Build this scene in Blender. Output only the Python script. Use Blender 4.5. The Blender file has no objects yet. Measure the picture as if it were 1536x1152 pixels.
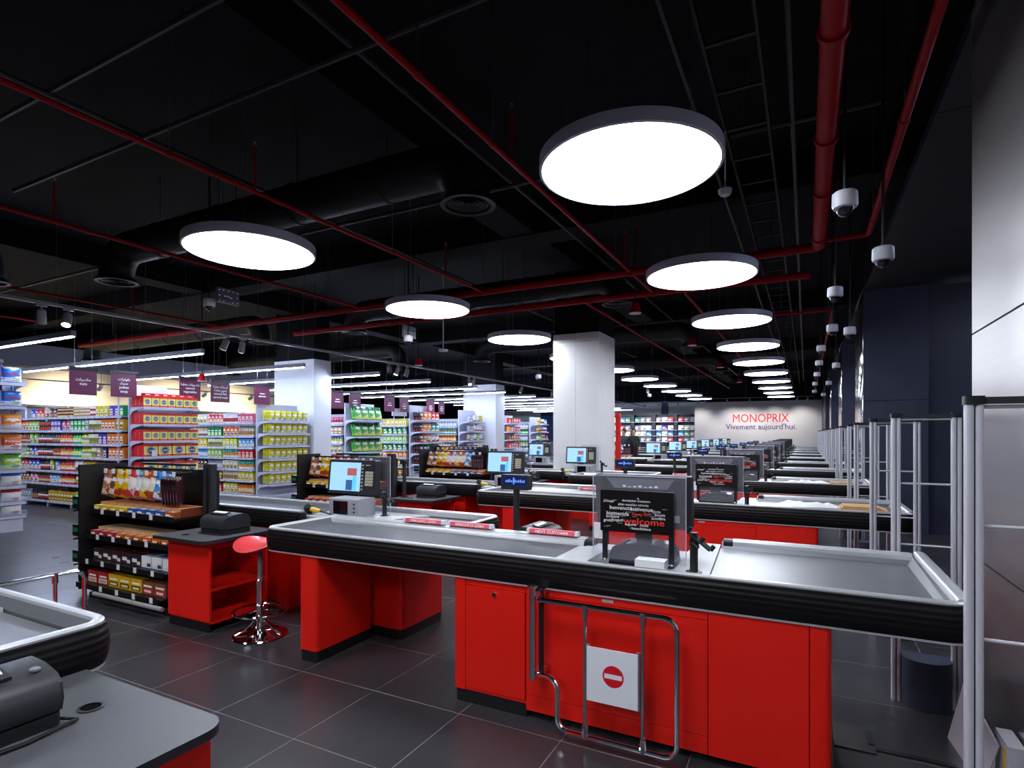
import bpy, bmesh, math, random
from mathutils import Vector

random.seed(7)
scene = bpy.context.scene
COL = scene.collection

# ------------------------------------------------------------------ camera
cam_d = bpy.data.cameras.new('camera')
cam = bpy.data.objects.new('camera', cam_d)
COL.objects.link(cam)
cam_d.sensor_fit = 'HORIZONTAL'
cam_d.sensor_width = 36.0
cam_d.lens = 848.4 / 1536.0 * 36.0
cam_d.shift_y = 74.7 / 1536.0
cam_d.clip_start = 0.02
cam_d.clip_end = 200
cam.location = (0, 0, 1.535)
cam.rotation_euler = (math.radians(90), 0, math.radians(27.447))
scene.camera = cam

# ------------------------------------------------------------------ world, exposure
world = bpy.data.worlds.new('world')
scene.world = world
world.use_nodes = True
world.node_tree.nodes['Background'].inputs[0].default_value = (0.6, 0.7, 1.0, 1)
world.node_tree.nodes['Background'].inputs[1].default_value = 0.05
vs = scene.view_settings
vs.view_transform = 'Standard'
vs.look = 'None'
vs.gamma = 1.0
vs.exposure = 0.0
vs.use_curve_mapping = False
LAMP_POWER = 21.0
LED_POWER = 150.0

# ------------------------------------------------------------------ materials
def srgb(r, g, b):
    def f(c):
        c /= 255.0
        return c / 12.92 if c <= 0.04045 else ((c + 0.055) / 1.055) ** 2.4
    return (f(r), f(g), f(b))

MATS = {}
def mat(name, rgb, rough=0.5, metal=0.0, spec=0.5, noise=0.0, nscale=30.0, rnoise=0.0, bump=0.0, bscale=200.0,
        stretch=None, coat=0.0, trans=0.0, ior=1.45, emit=None, estr=0.0, alpha=1.0):
    if name in MATS:
        return MATS[name]
    m = bpy.data.materials.new(name)
    m.use_nodes = True
    nt = m.node_tree
    b = nt.nodes['Principled BSDF']
    c = srgb(*rgb)
    b.inputs['Base Color'].default_value = (*c, 1)
    b.inputs['Roughness'].default_value = rough
    b.inputs['Metallic'].default_value = metal
    b.inputs['Specular IOR Level'].default_value = spec
    b.inputs['Coat Weight'].default_value = coat
    b.inputs['Transmission Weight'].default_value = trans
    b.inputs['IOR'].default_value = ior
    b.inputs['Alpha'].default_value = alpha
    if emit:
        b.inputs['Emission Color'].default_value = (*srgb(*emit), 1)
        b.inputs['Emission Strength'].default_value = estr
    if noise or rnoise or bump:
        tc = nt.nodes.new('ShaderNodeTexCoord')
        mp = nt.nodes.new('ShaderNodeMapping')
        if stretch:
            mp.inputs['Scale'].default_value = stretch
        nt.links.new(tc.outputs['Object'], mp.inputs['Vector'])
        n = nt.nodes.new('ShaderNodeTexNoise')
        n.inputs['Scale'].default_value = nscale
        n.inputs['Detail'].default_value = 4
        nt.links.new(mp.outputs['Vector'], n.inputs['Vector'])
        if noise:
            r = nt.nodes.new('ShaderNodeValToRGB')
            e = r.color_ramp.elements
            e[0].position = 0.25; e[1].position = 0.75
            e[0].color = (*[x * (1 - noise) for x in c], 1)
            e[1].color = (*[min(1, x * (1 + noise)) for x in c], 1)
            nt.links.new(n.outputs['Fac'], r.inputs['Fac'])
            nt.links.new(r.outputs['Color'], b.inputs['Base Color'])
        if rnoise:
            mr = nt.nodes.new('ShaderNodeMapRange')
            mr.inputs['From Min'].default_value = 0.25
            mr.inputs['From Max'].default_value = 0.75
            mr.inputs['To Min'].default_value = max(0.02, rough - rnoise)
            mr.inputs['To Max'].default_value = min(1, rough + rnoise)
            nt.links.new(n.outputs['Fac'], mr.inputs['Value'])
            nt.links.new(mr.outputs['Result'], b.inputs['Roughness'])
        if bump:
            n2 = nt.nodes.new('ShaderNodeTexNoise')
            n2.inputs['Scale'].default_value = bscale
            nt.links.new(mp.outputs['Vector'], n2.inputs['Vector'])
            bp = nt.nodes.new('ShaderNodeBump')
            bp.inputs['Strength'].default_value = bump
            bp.inputs['Distance'].default_value = 0.002
            nt.links.new(n2.outputs['Fac'], bp.inputs['Height'])
            nt.links.new(bp.outputs['Normal'], b.inputs['Normal'])
    MATS[name] = m
    return m

def print_mat(name, rough, spec=0.5, coat=0.0):
    """packaging print: flat ink colours stored per face, faint procedural wear"""
    m = bpy.data.materials.new(name)
    m.use_nodes = True
    nt = m.node_tree
    b = nt.nodes['Principled BSDF']
    a = nt.nodes.new('ShaderNodeAttribute')
    a.attribute_name = 'Col'
    tc = nt.nodes.new('ShaderNodeTexCoord')
    n = nt.nodes.new('ShaderNodeTexNoise')
    n.inputs['Scale'].default_value = 40
    nt.links.new(tc.outputs['Object'], n.inputs['Vector'])
    hs = nt.nodes.new('ShaderNodeHueSaturation')
    mr = nt.nodes.new('ShaderNodeMapRange')
    mr.inputs['To Min'].default_value = 0.85
    mr.inputs['To Max'].default_value = 1.15
    nt.links.new(n.outputs['Fac'], mr.inputs['Value'])
    nt.links.new(mr.outputs['Result'], hs.inputs['Value'])
    nt.links.new(a.outputs['Color'], hs.inputs['Color'])
    nt.links.new(hs.outputs['Color'], b.inputs['Base Color'])
    b.inputs['Roughness'].default_value = rough
    b.inputs['Specular IOR Level'].default_value = spec
    b.inputs['Coat Weight'].default_value = coat
    MATS[name] = m
    return m

RED = mat('red_laminate', (222, 28, 16), 0.38, spec=0.45, noise=0.03, nscale=6, rnoise=0.04)
REDIN = RED
BUMP = mat('black_bumper_rubber', (13, 12, 14), 0.42, spec=0.3, rnoise=0.03, nscale=4)
KICK = mat('black_kick_plate', (20, 20, 23), 0.45, noise=0.1, nscale=20)
ALU = mat('satin_aluminium', (206, 207, 211), 0.32, metal=0.55, rnoise=0.02, nscale=2)
ALUP = mat('gate_aluminium', (205, 205, 214), 0.35, metal=0.3, rnoise=0.03, nscale=3)
FLANGE = mat('grey_inner_flange', (104, 105, 109), 0.45, metal=0.4, noise=0.04)
STEEL = mat('brushed_tray_steel', (140, 141, 146), 0.4, metal=0.8, rnoise=0.04, nscale=3)
BELT = mat('dark_conveyor_belt', (70, 71, 79), 0.5, noise=0.08, nscale=60, rnoise=0.1, bump=0.1, bscale=300)
DECK = mat('pale_grey_deck', (172, 174, 179), 0.35, noise=0.03, nscale=10)
HOLE = mat('hole_black', (6, 6, 7), 0.95, spec=0.05, noise=0.05)
GLASSD = mat('dark_scanner_glass', (14, 16, 22), 0.08, spec=0.7, rnoise=0.02)
TOPG = mat('grey_desk_top', (72, 73, 77), 0.42, noise=0.05, nscale=90, rnoise=0.05)
EDGE = mat('charcoal_edge_band', (38, 38, 43), 0.4, noise=0.05)
CHROME = mat('chrome_tube', (225, 225, 232), 0.08, metal=1.0, rnoise=0.02, nscale=10)
PLAST = mat('charcoal_plastic', (42, 43, 48), 0.42, noise=0.06, nscale=60, rnoise=0.06, bump=0.04, bscale=400)
PLASTD = mat('black_plastic', (24, 24, 28), 0.4, noise=0.08, nscale=50, rnoise=0.05)
PLASTG = mat('grey_plastic', (112, 113, 121), 0.42, noise=0.05, nscale=50, rnoise=0.05)
PLASTL = mat('light_grey_plastic', (152, 153, 160), 0.4, noise=0.04, nscale=50, rnoise=0.05)
KEYS = mat('ivory_keys', (186, 180, 158), 0.5, noise=0.06)
WHITEP = mat('white_paint', (232, 233, 236), 0.5, noise=0.02, nscale=4, bump=0.03, bscale=150)
WHITES = mat('white_sheet', (222, 226, 234), 0.35, noise=0.02, nscale=6)
SHELF = mat('shelf_white_steel', (196, 199, 218), 0.4, noise=0.03, nscale=15)
SHELFD = mat('shelf_back_panel', (150, 153, 166), 0.55, noise=0.05, nscale=10)
RACKB = mat('black_rack_steel', (17, 16, 18), 0.42, noise=0.1, nscale=40)
SCREEN = mat('screen_light_blue', (150, 196, 240), 0.3, emit=(150, 196, 242), estr=0.75, noise=0.05, nscale=3)
SCRRED = mat('screen_red_keys', (168, 88, 88), 0.3, emit=(170, 92, 92), estr=0.6, noise=0.1, nscale=60)
SCRBLU = mat('screen_navy_keys', (50, 92, 138), 0.3, emit=(52, 96, 142), estr=0.6, noise=0.15, nscale=80)
SCRCYA = mat('screen_cyan_keys', (90, 190, 225), 0.3, emit=(90, 190, 225), estr=0.7, noise=0.1, nscale=60)
VFD = mat('display_blue_panel', (16, 28, 78), 0.2, emit=(24, 40, 110), estr=0.3, noise=0.1, nscale=20)
VFDT = mat('display_blue_glyphs', (110, 160, 255), 0.3, emit=(110, 165, 255), estr=0.6, noise=0.05)
LAMPRIM = mat('lamp_grey_rim', (186, 190, 206), 0.4, metal=0.1, noise=0.04)
LAMPE = mat('lamp_diffuser', (240, 244, 250), 0.5, emit=(240, 246, 255), estr=LAMP_POWER, noise=0.01)
LEDE = mat('led_diffuser', (235, 242, 255), 0.5, emit=(206, 222, 255), estr=LED_POWER, noise=0.01)
SPOTE = mat('spot_lens', (255, 255, 250), 0.4, emit=(255, 252, 244), estr=10.0, noise=0.01)
CEIL = mat('black_ceiling_paint', (24, 24, 27), 0.9, spec=0.2, noise=0.2, nscale=2)
DUCT = mat('black_duct_paint', (20, 20, 22), 0.55, spec=0.4, noise=0.12, nscale=6)
PIPE = mat('red_pipe_paint', (146, 5, 13), 0.5, spec=0.15, noise=0.1, nscale=20, rnoise=0.06)
STRAP = mat('zinc_clamp', (120, 118, 118), 0.4, metal=0.8, noise=0.1)
NAVY = mat('navy_wall_panel', (54, 59, 77), 0.42, spec=0.4, noise=0.04, nscale=3, rnoise=0.05)
CHAR = mat('charcoal_soffit_panel', (44, 45, 50), 0.5, noise=0.05, nscale=4)
WSTEEL = mat('brushed_wall_steel', (176, 174, 176), 0.32, metal=0.95, rnoise=0.03, nscale=2, stretch=(1, 1, 40), noise=0.02)
MIRROR = mat('polished_wall_steel', (200, 200, 208), 0.12, metal=1.0, rnoise=0.04, nscale=2)
CREAM = mat('cream_wall_paint', (250, 228, 186), 0.6, noise=0.03, nscale=2)
GREYW = mat('grey_sign_wall', (196, 194, 200), 0.5, noise=0.02, nscale=2)
BLUEW = mat('blue_wall_paint', (72, 84, 124), 0.5, noise=0.03, nscale=2)
PURPLE = mat('plum_sign_board', (100, 36, 68), 0.45, noise=0.06, nscale=3)
WHITET = mat('white_lettering', (245, 245, 245), 0.5, noise=0.01)
REDT = mat('red_lettering', (214, 26, 34), 0.4, noise=0.02)
REDW = mat('orange_red_lettering', (236, 62, 44), 0.4, noise=0.02)
PURT = mat('purple_lettering', (78, 38, 110), 0.4, noise=0.02)
BLACKB = mat('black_sign_board', (9, 9, 11), 0.35, noise=0.1, nscale=10)
STOOLR = mat('red_stool_seat', (224, 62, 66), 0.35, noise=0.03, nscale=6, coat=0.2)
PAPER = mat('white_paper', (236, 236, 236), 0.7, noise=0.03, nscale=20)
KRAFT = mat('kraft_paper', (186, 148, 100), 0.7, noise=0.1, nscale=15)
TAGW = mat('price_tag_white', (226, 228, 232), 0.4, noise=0.04, nscale=60)
TAGG = mat('green_shelf_talker', (20, 110, 80), 0.5, noise=0.05)
PINK = mat('pink_divider', (226, 86, 104), 0.35, noise=0.04, nscale=10)
CAMW = mat('camera_white', (206, 208, 218), 0.4, noise=0.02)
DOME = mat('camera_smoked_dome', (26, 27, 32), 0.06, spec=0.8, rnoise=0.02)
FILM = print_mat('printed_film', 0.3, 0.55, 0.15)
CARD = print_mat('printed_card', 0.5, 0.4)
YELLOW = mat('yellow_plastic', (222, 176, 40), 0.4, noise=0.05)
REDSIGN = mat('no_entry_red', (204, 22, 40), 0.35, noise=0.02)
SKIN = mat('skin_tone', (176, 130, 104), 0.5, noise=0.05)
HAIR = mat('dark_hair', (24, 19, 17), 0.5, noise=0.2, nscale=90)
CLOTH = mat('black_cloth', (28, 27, 31), 0.8, noise=0.15, nscale=60)
CLOTHG = mat('grey_cloth', (70, 72, 86), 0.8, noise=0.15, nscale=60)

def acrylic():
    m = bpy.data.materials.new('clear_acrylic')
    m.use_nodes = True
    nt = m.node_tree
    b = nt.nodes['Principled BSDF']
    b.inputs['Base Color'].default_value = (0.86, 0.87, 0.95, 1)
    b.inputs['Roughness'].default_value = 0.04
    tr = nt.nodes.new('ShaderNodeBsdfTransparent')
    tr.inputs['Color'].default_value = (0.94, 0.94, 0.97, 1)
    mx = nt.nodes.new('ShaderNodeMixShader')
    n = nt.nodes.new('ShaderNodeTexNoise')
    n.inputs['Scale'].default_value = 4
    mr = nt.nodes.new('ShaderNodeMapRange')
    mr.inputs['To Min'].default_value = 0.055
    mr.inputs['To Max'].default_value = 0.075
    nt.links.new(n.outputs['Fac'], mr.inputs['Value'])
    nt.links.new(mr.outputs['Result'], mx.inputs['Fac'])
    nt.links.new(tr.outputs[0], mx.inputs[1])
    nt.links.new(b.outputs[0], mx.inputs[2])
    nt.links.new(mx.outputs[0], nt.nodes['Material Output'].inputs['Surface'])
    return m
ACRYL = acrylic()
ACRYLE = mat('acrylic_cut_edge', (206, 208, 222), 0.25, noise=0.02)

def tile_mat():
    m = bpy.data.materials.new('charcoal_floor_tile')
    m.use_nodes = True
    nt = m.node_tree
    b = nt.nodes['Principled BSDF']
    g = nt.nodes.new('ShaderNodeNewGeometry')
    n = nt.nodes.new('ShaderNodeTexNoise')
    n.inputs['Scale'].default_value = 2.2
    n.inputs['Detail'].default_value = 8
    n.inputs['Roughness'].default_value = 0.65
    nt.links.new(g.outputs['Position'], n.inputs['Vector'])
    r = nt.nodes.new('ShaderNodeValToRGB')
    r.color_ramp.elements[0].position = 0.3
    r.color_ramp.elements[1].position = 0.75
    r.color_ramp.elements[0].color = (*srgb(50, 50, 54), 1)
    r.color_ramp.elements[1].color = (*srgb(60, 59, 64), 1)
    nt.links.new(n.outputs['Fac'], r.inputs['Fac'])
    nt.links.new(r.outputs['Color'], b.inputs['Base Color'])
    n2 = nt.nodes.new('ShaderNodeTexNoise')
    n2.inputs['Scale'].default_value = 1.2
    n2.inputs['Detail'].default_value = 2
    nt.links.new(g.outputs['Position'], n2.inputs['Vector'])
    mr = nt.nodes.new('ShaderNodeMapRange')
    mr.inputs['To Min'].default_value = 0.255
    mr.inputs['To Max'].default_value = 0.315
    nt.links.new(n2.outputs['Fac'], mr.inputs['Value'])
    nt.links.new(mr.outputs['Result'], b.inputs['Roughness'])
    b.inputs['Specular IOR Level'].default_value = 0.45
    return m
TILE = tile_mat()
GROUT = mat('pale_grout', (132, 129, 130), 0.8, noise=0.1, nscale=20)

# ------------------------------------------------------------------ mesh building
def wloc(o):
    p = Vector((0, 0, 0))
    while o is not None:
        p += Vector(o.location)
        o = o.parent
    return p

class MB:
    def __init__(self):
        self.v = []; self.f = []; self.c = []; self.m = []
    def add(self, vs, fs, col=None, mi=0):
        k = len(self.v)
        self.v += [tuple(p) for p in vs]
        for q in fs:
            self.f.append(tuple(i + k for i in q)); self.c.append(col); self.m.append(mi)
        return self
    def box(self, x0, x1, y0, y1, z0, z1, col=None, mi=0):
        vs = [(x0, y0, z0), (x1, y0, z0), (x1, y1, z0), (x0, y1, z0), (x0, y0, z1), (x1, y0, z1), (x1, y1, z1), (x0, y1, z1)]
        fs = [(0, 3, 2, 1), (4, 5, 6, 7), (0, 1, 5, 4), (1, 2, 6, 5), (2, 3, 7, 6), (3, 0, 4, 7)]
        return self.add(vs, fs, col, mi)
    def prism(self, poly, z0, z1, axis='z', col=None, mi=0):
        """poly in the two other axes (cyclic order), extruded along axis"""
        n = len(poly)
        def P(a, b, t):
            return (a, b, t) if axis == 'z' else ((t, a, b) if axis == 'x' else (a, t, b))
        vs = [P(a, b, z0) for a, b in poly] + [P(a, b, z1) for a, b in poly]
        fs = [tuple(range(n))[::-1], tuple(range(n, 2 * n))] + [(i, (i + 1) % n, n + (i + 1) % n, n + i) for i in range(n)]
        return self.add(vs, fs, col, mi)
    def rbox(self, x0, x1, y0, y1, z0, z1, r=0.02, n=4, corners=(1, 1, 1, 1), axis='z', col=None, mi=0):
        """box with rounded edges along one axis; corners order (--, +-, ++, -+)"""
        A = {'z': (x0, x1, y0, y1, z0, z1), 'x': (y0, y1, z0, z1, x0, x1), 'y': (x0, x1, z0, z1, y0, y1)}[axis]
        a0, a1, b0, b1, t0, t1 = A
        pts = []
        for q, (cx, cy, s) in enumerate([(a0 + r, b0 + r, 180), (a1 - r, b0 + r, 270), (a1 - r, b1 - r, 0), (a0 + r, b1 - r, 90)]):
            if corners[q]:
                for i in range(n + 1):
                    t = math.radians(s + 90 * i / n)
                    pts.append((cx + r * math.cos(t), cy + r * math.sin(t)))
            else:
                pts.append([(a0, b0), (a1, b0), (a1, b1), (a0, b1)][q])
        return self.prism(pts, t0, t1, axis, col, mi)
    def tube(self, pts, r, n=8, closed=False, caps=True, col=None, mi=0):
        pts = [Vector(p) for p in pts]
        N = len(pts)
        rr = r if isinstance(r, (list, tuple)) else [r] * N
        vs = []; prev = None
        for i, p in enumerate(pts):
            if closed:
                t = pts[(i + 1) % N] - pts[i - 1]
            else:
                t = pts[min(i + 1, N - 1)] - pts[max(i - 1, 0)]
            t.normalize()
            if prev is None:
                a = Vector((0, 0, 1)) if abs(t.z) < 0.9 else Vector((1, 0, 0))
                u = t.cross(a).normalized()
            else:
                u = (prev - t * prev.dot(t)).normalized()
            prev = u
            w = t.cross(u)
            for j in range(n):
                an = 2 * math.pi * j / n
                vs.append(p + (u * math.cos(an) + w * math.sin(an)) * rr[i])
        fs = []
        for i in range(N if closed else N - 1):
            for j in range(n):
                a = i * n + j; b = i * n + (j + 1) % n
                c = ((i + 1) % N) * n + (j + 1) % n; d = ((i + 1) % N) * n + j
                fs.append((a, b, c, d))
        if caps and not closed:
            fs.append(tuple(range(n))[::-1]); fs.append(tuple(range((N - 1) * n, N * n)))
        return self.add(vs, fs, col, mi)
    def lathe(self, prof, c=(0, 0, 0), n=16, cols=None, mi=0, sx=1.0, sy=1.0, caps=True):
        """prof [(r, z)...] about a vertical axis through c"""
        vs = []
        for r, z in prof:
            for j in range(n):
                an = 2 * math.pi * j / n
                vs.append((c[0] + r * sx * math.cos(an), c[1] + r * sy * math.sin(an), c[2] + z))
        for i in range(len(prof) - 1):
            fs = []
            for j in range(n):
                fs.append((i * n + j, i * n + (j + 1) % n, (i + 1) * n + (j + 1) % n, (i + 1) * n + j))
            if i == 0:
                k0 = len(self.v)
                self.v += vs
            for q in fs:
                self.f.append(tuple(a + k0 for a in q)); self.c.append(cols[i] if cols else None); self.m.append(mi)
        L = len(prof) - 1
        for i, rev in ((0, True), (L, False)):
            if caps and prof[i][0] > 1e-3:
                ring = [k0 + i * n + j for j in range(n)]
                self.f.append(tuple(ring[::-1] if rev else ring)); self.c.append(cols[min(i, L - 1)] if cols else None); self.m.append(mi)
        return self
    def sweep(self, path, prof, col=None, mi=0, cap=True):
        """path [(x, y, nx, ny)...] in plan with outward normals; prof [(out, z)...] closed loop"""
        n = len(prof); vs = []
        for x, y, nx, ny in path:
            for o, z in prof:
                vs.append((x + nx * o, y + ny * o, z))
        fs = []
        for i in range(len(path) - 1):
            for j in range(n):
                fs.append((i * n + j, i * n + (j + 1) % n, (i + 1) * n + (j + 1) % n, (i + 1) * n + j))
        if cap:
            fs.append(tuple(range(n))); fs.append(tuple(range((len(path) - 1) * n, len(path) * n))[::-1])
        return self.add(vs, fs, col, mi)
    def turn(self, cx, cy, deg):
        c, s = math.cos(math.radians(deg)), math.sin(math.radians(deg))
        self.v = [(cx + (x - cx) * c - (y - cy) * s, cy + (x - cx) * s + (y - cy) * c, z) for x, y, z in self.v]
        return self
    def build(self, name, mats, parent=None, origin=None, smooth=True, angle=35):
        me = bpy.data.meshes.new(name)
        off = wloc(parent) if parent is not None else Vector(origin or (0, 0, 0))
        me.from_pydata([(p[0] - off.x, p[1] - off.y, p[2] - off.z) for p in self.v], [], self.f)
        bm = bmesh.new(); bm.from_mesh(me)
        bmesh.ops.recalc_face_normals(bm, faces=bm.faces)
        bm.to_mesh(me); bm.free()
        if any(c is not None for c in self.c):
            at = me.color_attributes.new('Col', 'FLOAT_COLOR', 'CORNER')
            data = []
            for p, c in zip(me.polygons, self.c):
                c = c or (0.5, 0.5, 0.5)
                data += [c[0], c[1], c[2], 1.0] * p.loop_total
            at.data.foreach_set('color', data)
        mats = mats if isinstance(mats, (list, tuple)) else [mats]
        for m in mats:
            me.materials.append(m)
        if len(mats) > 1:
            me.polygons.foreach_set('material_index', self.m)
        if smooth:
            me.polygons.foreach_set('use_smooth', [True] * len(me.polygons))
            me.set_sharp_from_angle(angle=math.radians(angle))
        o = bpy.data.objects.new(name, me)
        COL.objects.link(o)
        if parent is not None:
            o.parent = parent
        else:
            o.location = off
        return o

def tag(o, label, cat, group=None, kind=None):
    o['label'] = label
    o['category'] = cat
    if group: o['group'] = group
    if kind: o['kind'] = kind
    return o

def structure(o):
    o['kind'] = 'structure'
    return o

def thing(name, label, cat, loc=(0, 0, 0), group=None):
    o = bpy.data.objects.new(name, None)
    o.empty_display_size = 0.1
    COL.objects.link(o)
    o.location = loc
    return tag(o, label, cat, group)

def copy_tree(root, move=(0, 0, 0), label=None, group=None, parent=None):
    c = root.copy()
    COL.objects.link(c)
    c.parent = parent
    if parent is None:
        c.location = Vector(root.location) + Vector(move)
        if label: c['label'] = label
        if group: c['group'] = group
    for ch in list(root.children):
        copy_tree(ch, parent=c)
    return c

def one(name, mb, mats, label, cat, origin, group=None, **kw):
    return tag(mb.build(name, mats, None, origin, **kw), label, cat, group)

ORD = ['first', 'second', 'third', 'fourth', 'fifth', 'sixth', 'seventh', 'eighth', 'ninth', 'tenth', 'eleventh', 'twelfth', 'thirteenth', 'fourteenth', 'fifteenth', 'sixteenth', 'seventeenth', 'eighteenth', 'nineteenth', 'twentieth']

# ------------------------------------------------------------------ lettering
ARF = {'ا': (0xFE8D, 0xFE8E, 0, 0), 'أ': (0xFE83, 0xFE84, 0, 0), 'ب': (0xFE8F, 0xFE90, 0xFE91, 0xFE92), 'ة': (0xFE93, 0xFE94, 0, 0),
       'ت': (0xFE95, 0xFE96, 0xFE97, 0xFE98), 'ح': (0xFEA1, 0xFEA2, 0xFEA3, 0xFEA4), 'خ': (0xFEA5, 0xFEA6, 0xFEA7, 0xFEA8),
       'ر': (0xFEAD, 0xFEAE, 0, 0), 'س': (0xFEB1, 0xFEB2, 0xFEB3, 0xFEB4), 'ض': (0xFEBD, 0xFEBE, 0xFEBF, 0xFEC0),
       'ع': (0xFEC9, 0xFECA, 0xFECB, 0xFECC), 'ق': (0xFED5, 0xFED6, 0xFED7, 0xFED8), 'ك': (0xFED9, 0xFEDA, 0xFEDB, 0xFEDC),
       'ل': (0xFEDD, 0xFEDE, 0xFEDF, 0xFEE0), 'م': (0xFEE1, 0xFEE2, 0xFEE3, 0xFEE4), 'ه': (0xFEE9, 0xFEEA, 0xFEEB, 0xFEEC),
       'و': (0xFEED, 0xFEEE, 0, 0), 'ي': (0xFEF1, 0xFEF2, 0xFEF3, 0xFEF4), 'ء': (0xFE80, 0xFE80, 0, 0)}
def arabic(s):
    out = []
    for w in s.split(' '):
        t = ''
        for i, ch in enumerate(w):
            f = ARF[ch]
            pj = i > 0 and ARF[w[i - 1]][2] != 0
            nj = i < len(w) - 1 and f[2] != 0 and w[i + 1] != 'ء'
            k = f[3] if (pj and nj) else (f[1] if pj else (f[2] if nj else f[0]))
            t += chr(k)
        out.append(t[::-1])
    return ' '.join(out[::-1])

TXT = {}
def text_geo(s, size=1.0, res=2, bold=0.0):
    """flat lettering as vertices (x, z) and faces, centred on x, base line at 0"""
    key = (s, res, bold)
    if key not in TXT:
        cu = bpy.data.curves.new('lettering', 'FONT')
        cu.body = s
        cu.align_x = 'CENTER'
        cu.resolution_u = res
        cu.offset = bold
        ob = bpy.data.objects.new('lettering', cu)
        me = bpy.data.meshes.new_from_object(ob)
        TXT[key] = ([(v.co.x, v.co.y) for v in me.vertices], [tuple(p.vertices) for p in me.polygons])
        bpy.data.objects.remove(ob)
        bpy.data.curves.remove(cu)
        bpy.data.meshes.remove(me)
    vs, fs = TXT[key]
    return [(x * size, z * size) for x, z in vs], fs

def add_text(mb, s, size, fn, fit=None, col=None, mi=0, bold=0.0, mirror=False):
    vs, fs = text_geo(s, 1.0, bold=bold)
    if not vs: return 0
    w = max(v[0] for v in vs) - min(v[0] for v in vs)
    k = size
    kx = size if fit is None else fit / w
    mb.add([fn(x * kx, z * k) for x, z in vs], fs, col, mi)
    return w * kx
# ================================================================== the room
CX, CY = math.cos(math.radians(27.447)), math.sin(math.radians(27.447))
def project(X, Y, Z):
    xc = X * CX + Y * CY; d = -X * CY + Y * CX
    if d < 0.05: return None
    return 768 + 848.4 * xc / d, 650.7 - 848.4 * (Z - 1.535) / d, d

XMIN, XMAX, YMIN, YMAX, ZC = -26.0, 3.6, -5.0, 41.0, 4.9
floor = structure(MB().box(XMIN, XMAX, YMIN, YMAX, -0.2, -0.0009).build('floor', GROUT))
P = 0.6; G = 0.0019
tiles = []
i0 = int((XMIN + 4.687) / P) - 1; i1 = int((XMAX + 4.687) / P) + 1
j0 = int((YMIN - 2.02) / P) - 1; j1 = int((YMAX - 2.02) / P) + 1
for i in range(i0, i1):
    for j in range(j0, j1):
        x = -4.687 + P * i; y = 2.02 + P * j
        if x < XMIN or y < YMIN or x + P > XMAX or y + P > YMAX: continue
        pr = project(x + P / 2, y + P / 2, 0)
        vis = pr is not None and -60 < pr[0] < 1600 and pr[1] < 1230
        tiles.append((0 if vis else 1, pr[2] if vis else 0, x, y))
tiles.sort()
def tile_shape(mb, x, y):
    b = 0.0008
    x0, x1, y0, y1 = x + G, x + P - G, y + G, y + P - G
    vs = [(x0, y0, -0.004), (x1, y0, -0.004), (x1, y1, -0.004), (x0, y1, -0.004),
          (x0, y0, -b), (x1, y0, -b), (x1, y1, -b), (x0, y1, -b),
          (x0 + b, y0 + b, 0), (x1 - b, y0 + b, 0), (x1 - b, y1 - b, 0), (x0 + b, y1 - b, 0)]
    fs = [(8, 9, 10, 11)] + [(k, (k + 1) % 4, 4 + (k + 1) % 4, 4 + k) for k in range(4)] + [(4 + k, 4 + (k + 1) % 4, 8 + (k + 1) % 4, 8 + k) for k in range(4)]
    mb.add(vs, fs)
first = None
for t in tiles[:300]:
    if first is None:
        mb = MB(); tile_shape(mb, 0, 0)
        first = mb.build('tile', TILE, floor, smooth=False); o = first
    else:
        o = first.copy(); COL.objects.link(o)
    o.location = (t[2], t[3], 0)
mb = MB()
for t in tiles[300:]:
    tile_shape(mb, t[2], t[3])
tf = mb.build('tile_field', TILE, floor, smooth=False); tf['kind'] = 'stuff'

ceiling = structure(MB().box(XMIN, XMAX, YMIN, YMAX, ZC, ZC + 0.2).build('ceiling', CEIL))
mb = MB()                                                        # concrete down-stand beams, painted black
for y in (0.4, 7.8, 15.2, 22.6, 30.0):
    mb.box(XMIN, 0.8, y - 0.25, y + 0.25, ZC - 0.42, ZC - 0.001)
mb.build('beam', CEIL, ceiling)
mb = MB()
for x in (-11.4, -3.8):
    mb.box(x - 0.25, x + 0.25, YMIN, YMAX - 5.2, ZC - 0.40, ZC - 0.001)
mb.build('beam', CEIL, ceiling)
structure(MB().box(XMIN, XMAX, YMIN - 0.2, YMIN, 0, ZC).build('wall_front', NAVY))
structure(MB().box(XMAX, XMAX + 0.2, YMIN, YMAX, 0, ZC).build('wall_right', NAVY))
structure(MB().box(XMIN - 0.2, XMIN, YMIN, YMAX, 0, ZC).build('wall_left', CEIL))
wb = structure(MB().box(XMIN, XMAX, YMAX, YMAX + 0.2, 0, ZC).build('wall_back', CEIL))
MB().box(-25.9, -18.7, YMAX - 0.06, YMAX - 0.002, 0, 3.4).build('panel', WHITEP, wb)
MB().box(-18.65, -16.0, YMAX - 0.10, YMAX - 0.002, 0, 4.35).build('panel', BLUEW, wb)
MB().box(-15.9, -9.2, YMAX - 0.06, YMAX - 0.002, 0, 3.75).build('panel', WHITEP, wb)
MB().box(-9.15, -8.75, YMAX - 0.10, YMAX - 0.002, 0, 3.85).build('panel', BLUEW, wb)
MB().box(-8.7, -6.2, YMAX - 0.06, YMAX - 0.002, 0, 3.75).build('panel', WHITEP, wb)

# cream wall behind the aisles with a dark bulkhead
wc = structure(MB().box(-20.3, -20.0, -1.0, 17.5, 0, 3.45).build('wall_aisle', CREAM))
MB().box(-20.35, -19.6, -1.0, 17.5, 3.46, 4.1).build('bulkhead', mat('grey_bulkhead', (120, 118, 128), 0.7, noise=0.04), wc)
MB().box(-19.998, -19.4, -1.0, 17.5, 2.30, 2.36).build('ledge', CHAR, wc)

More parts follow.
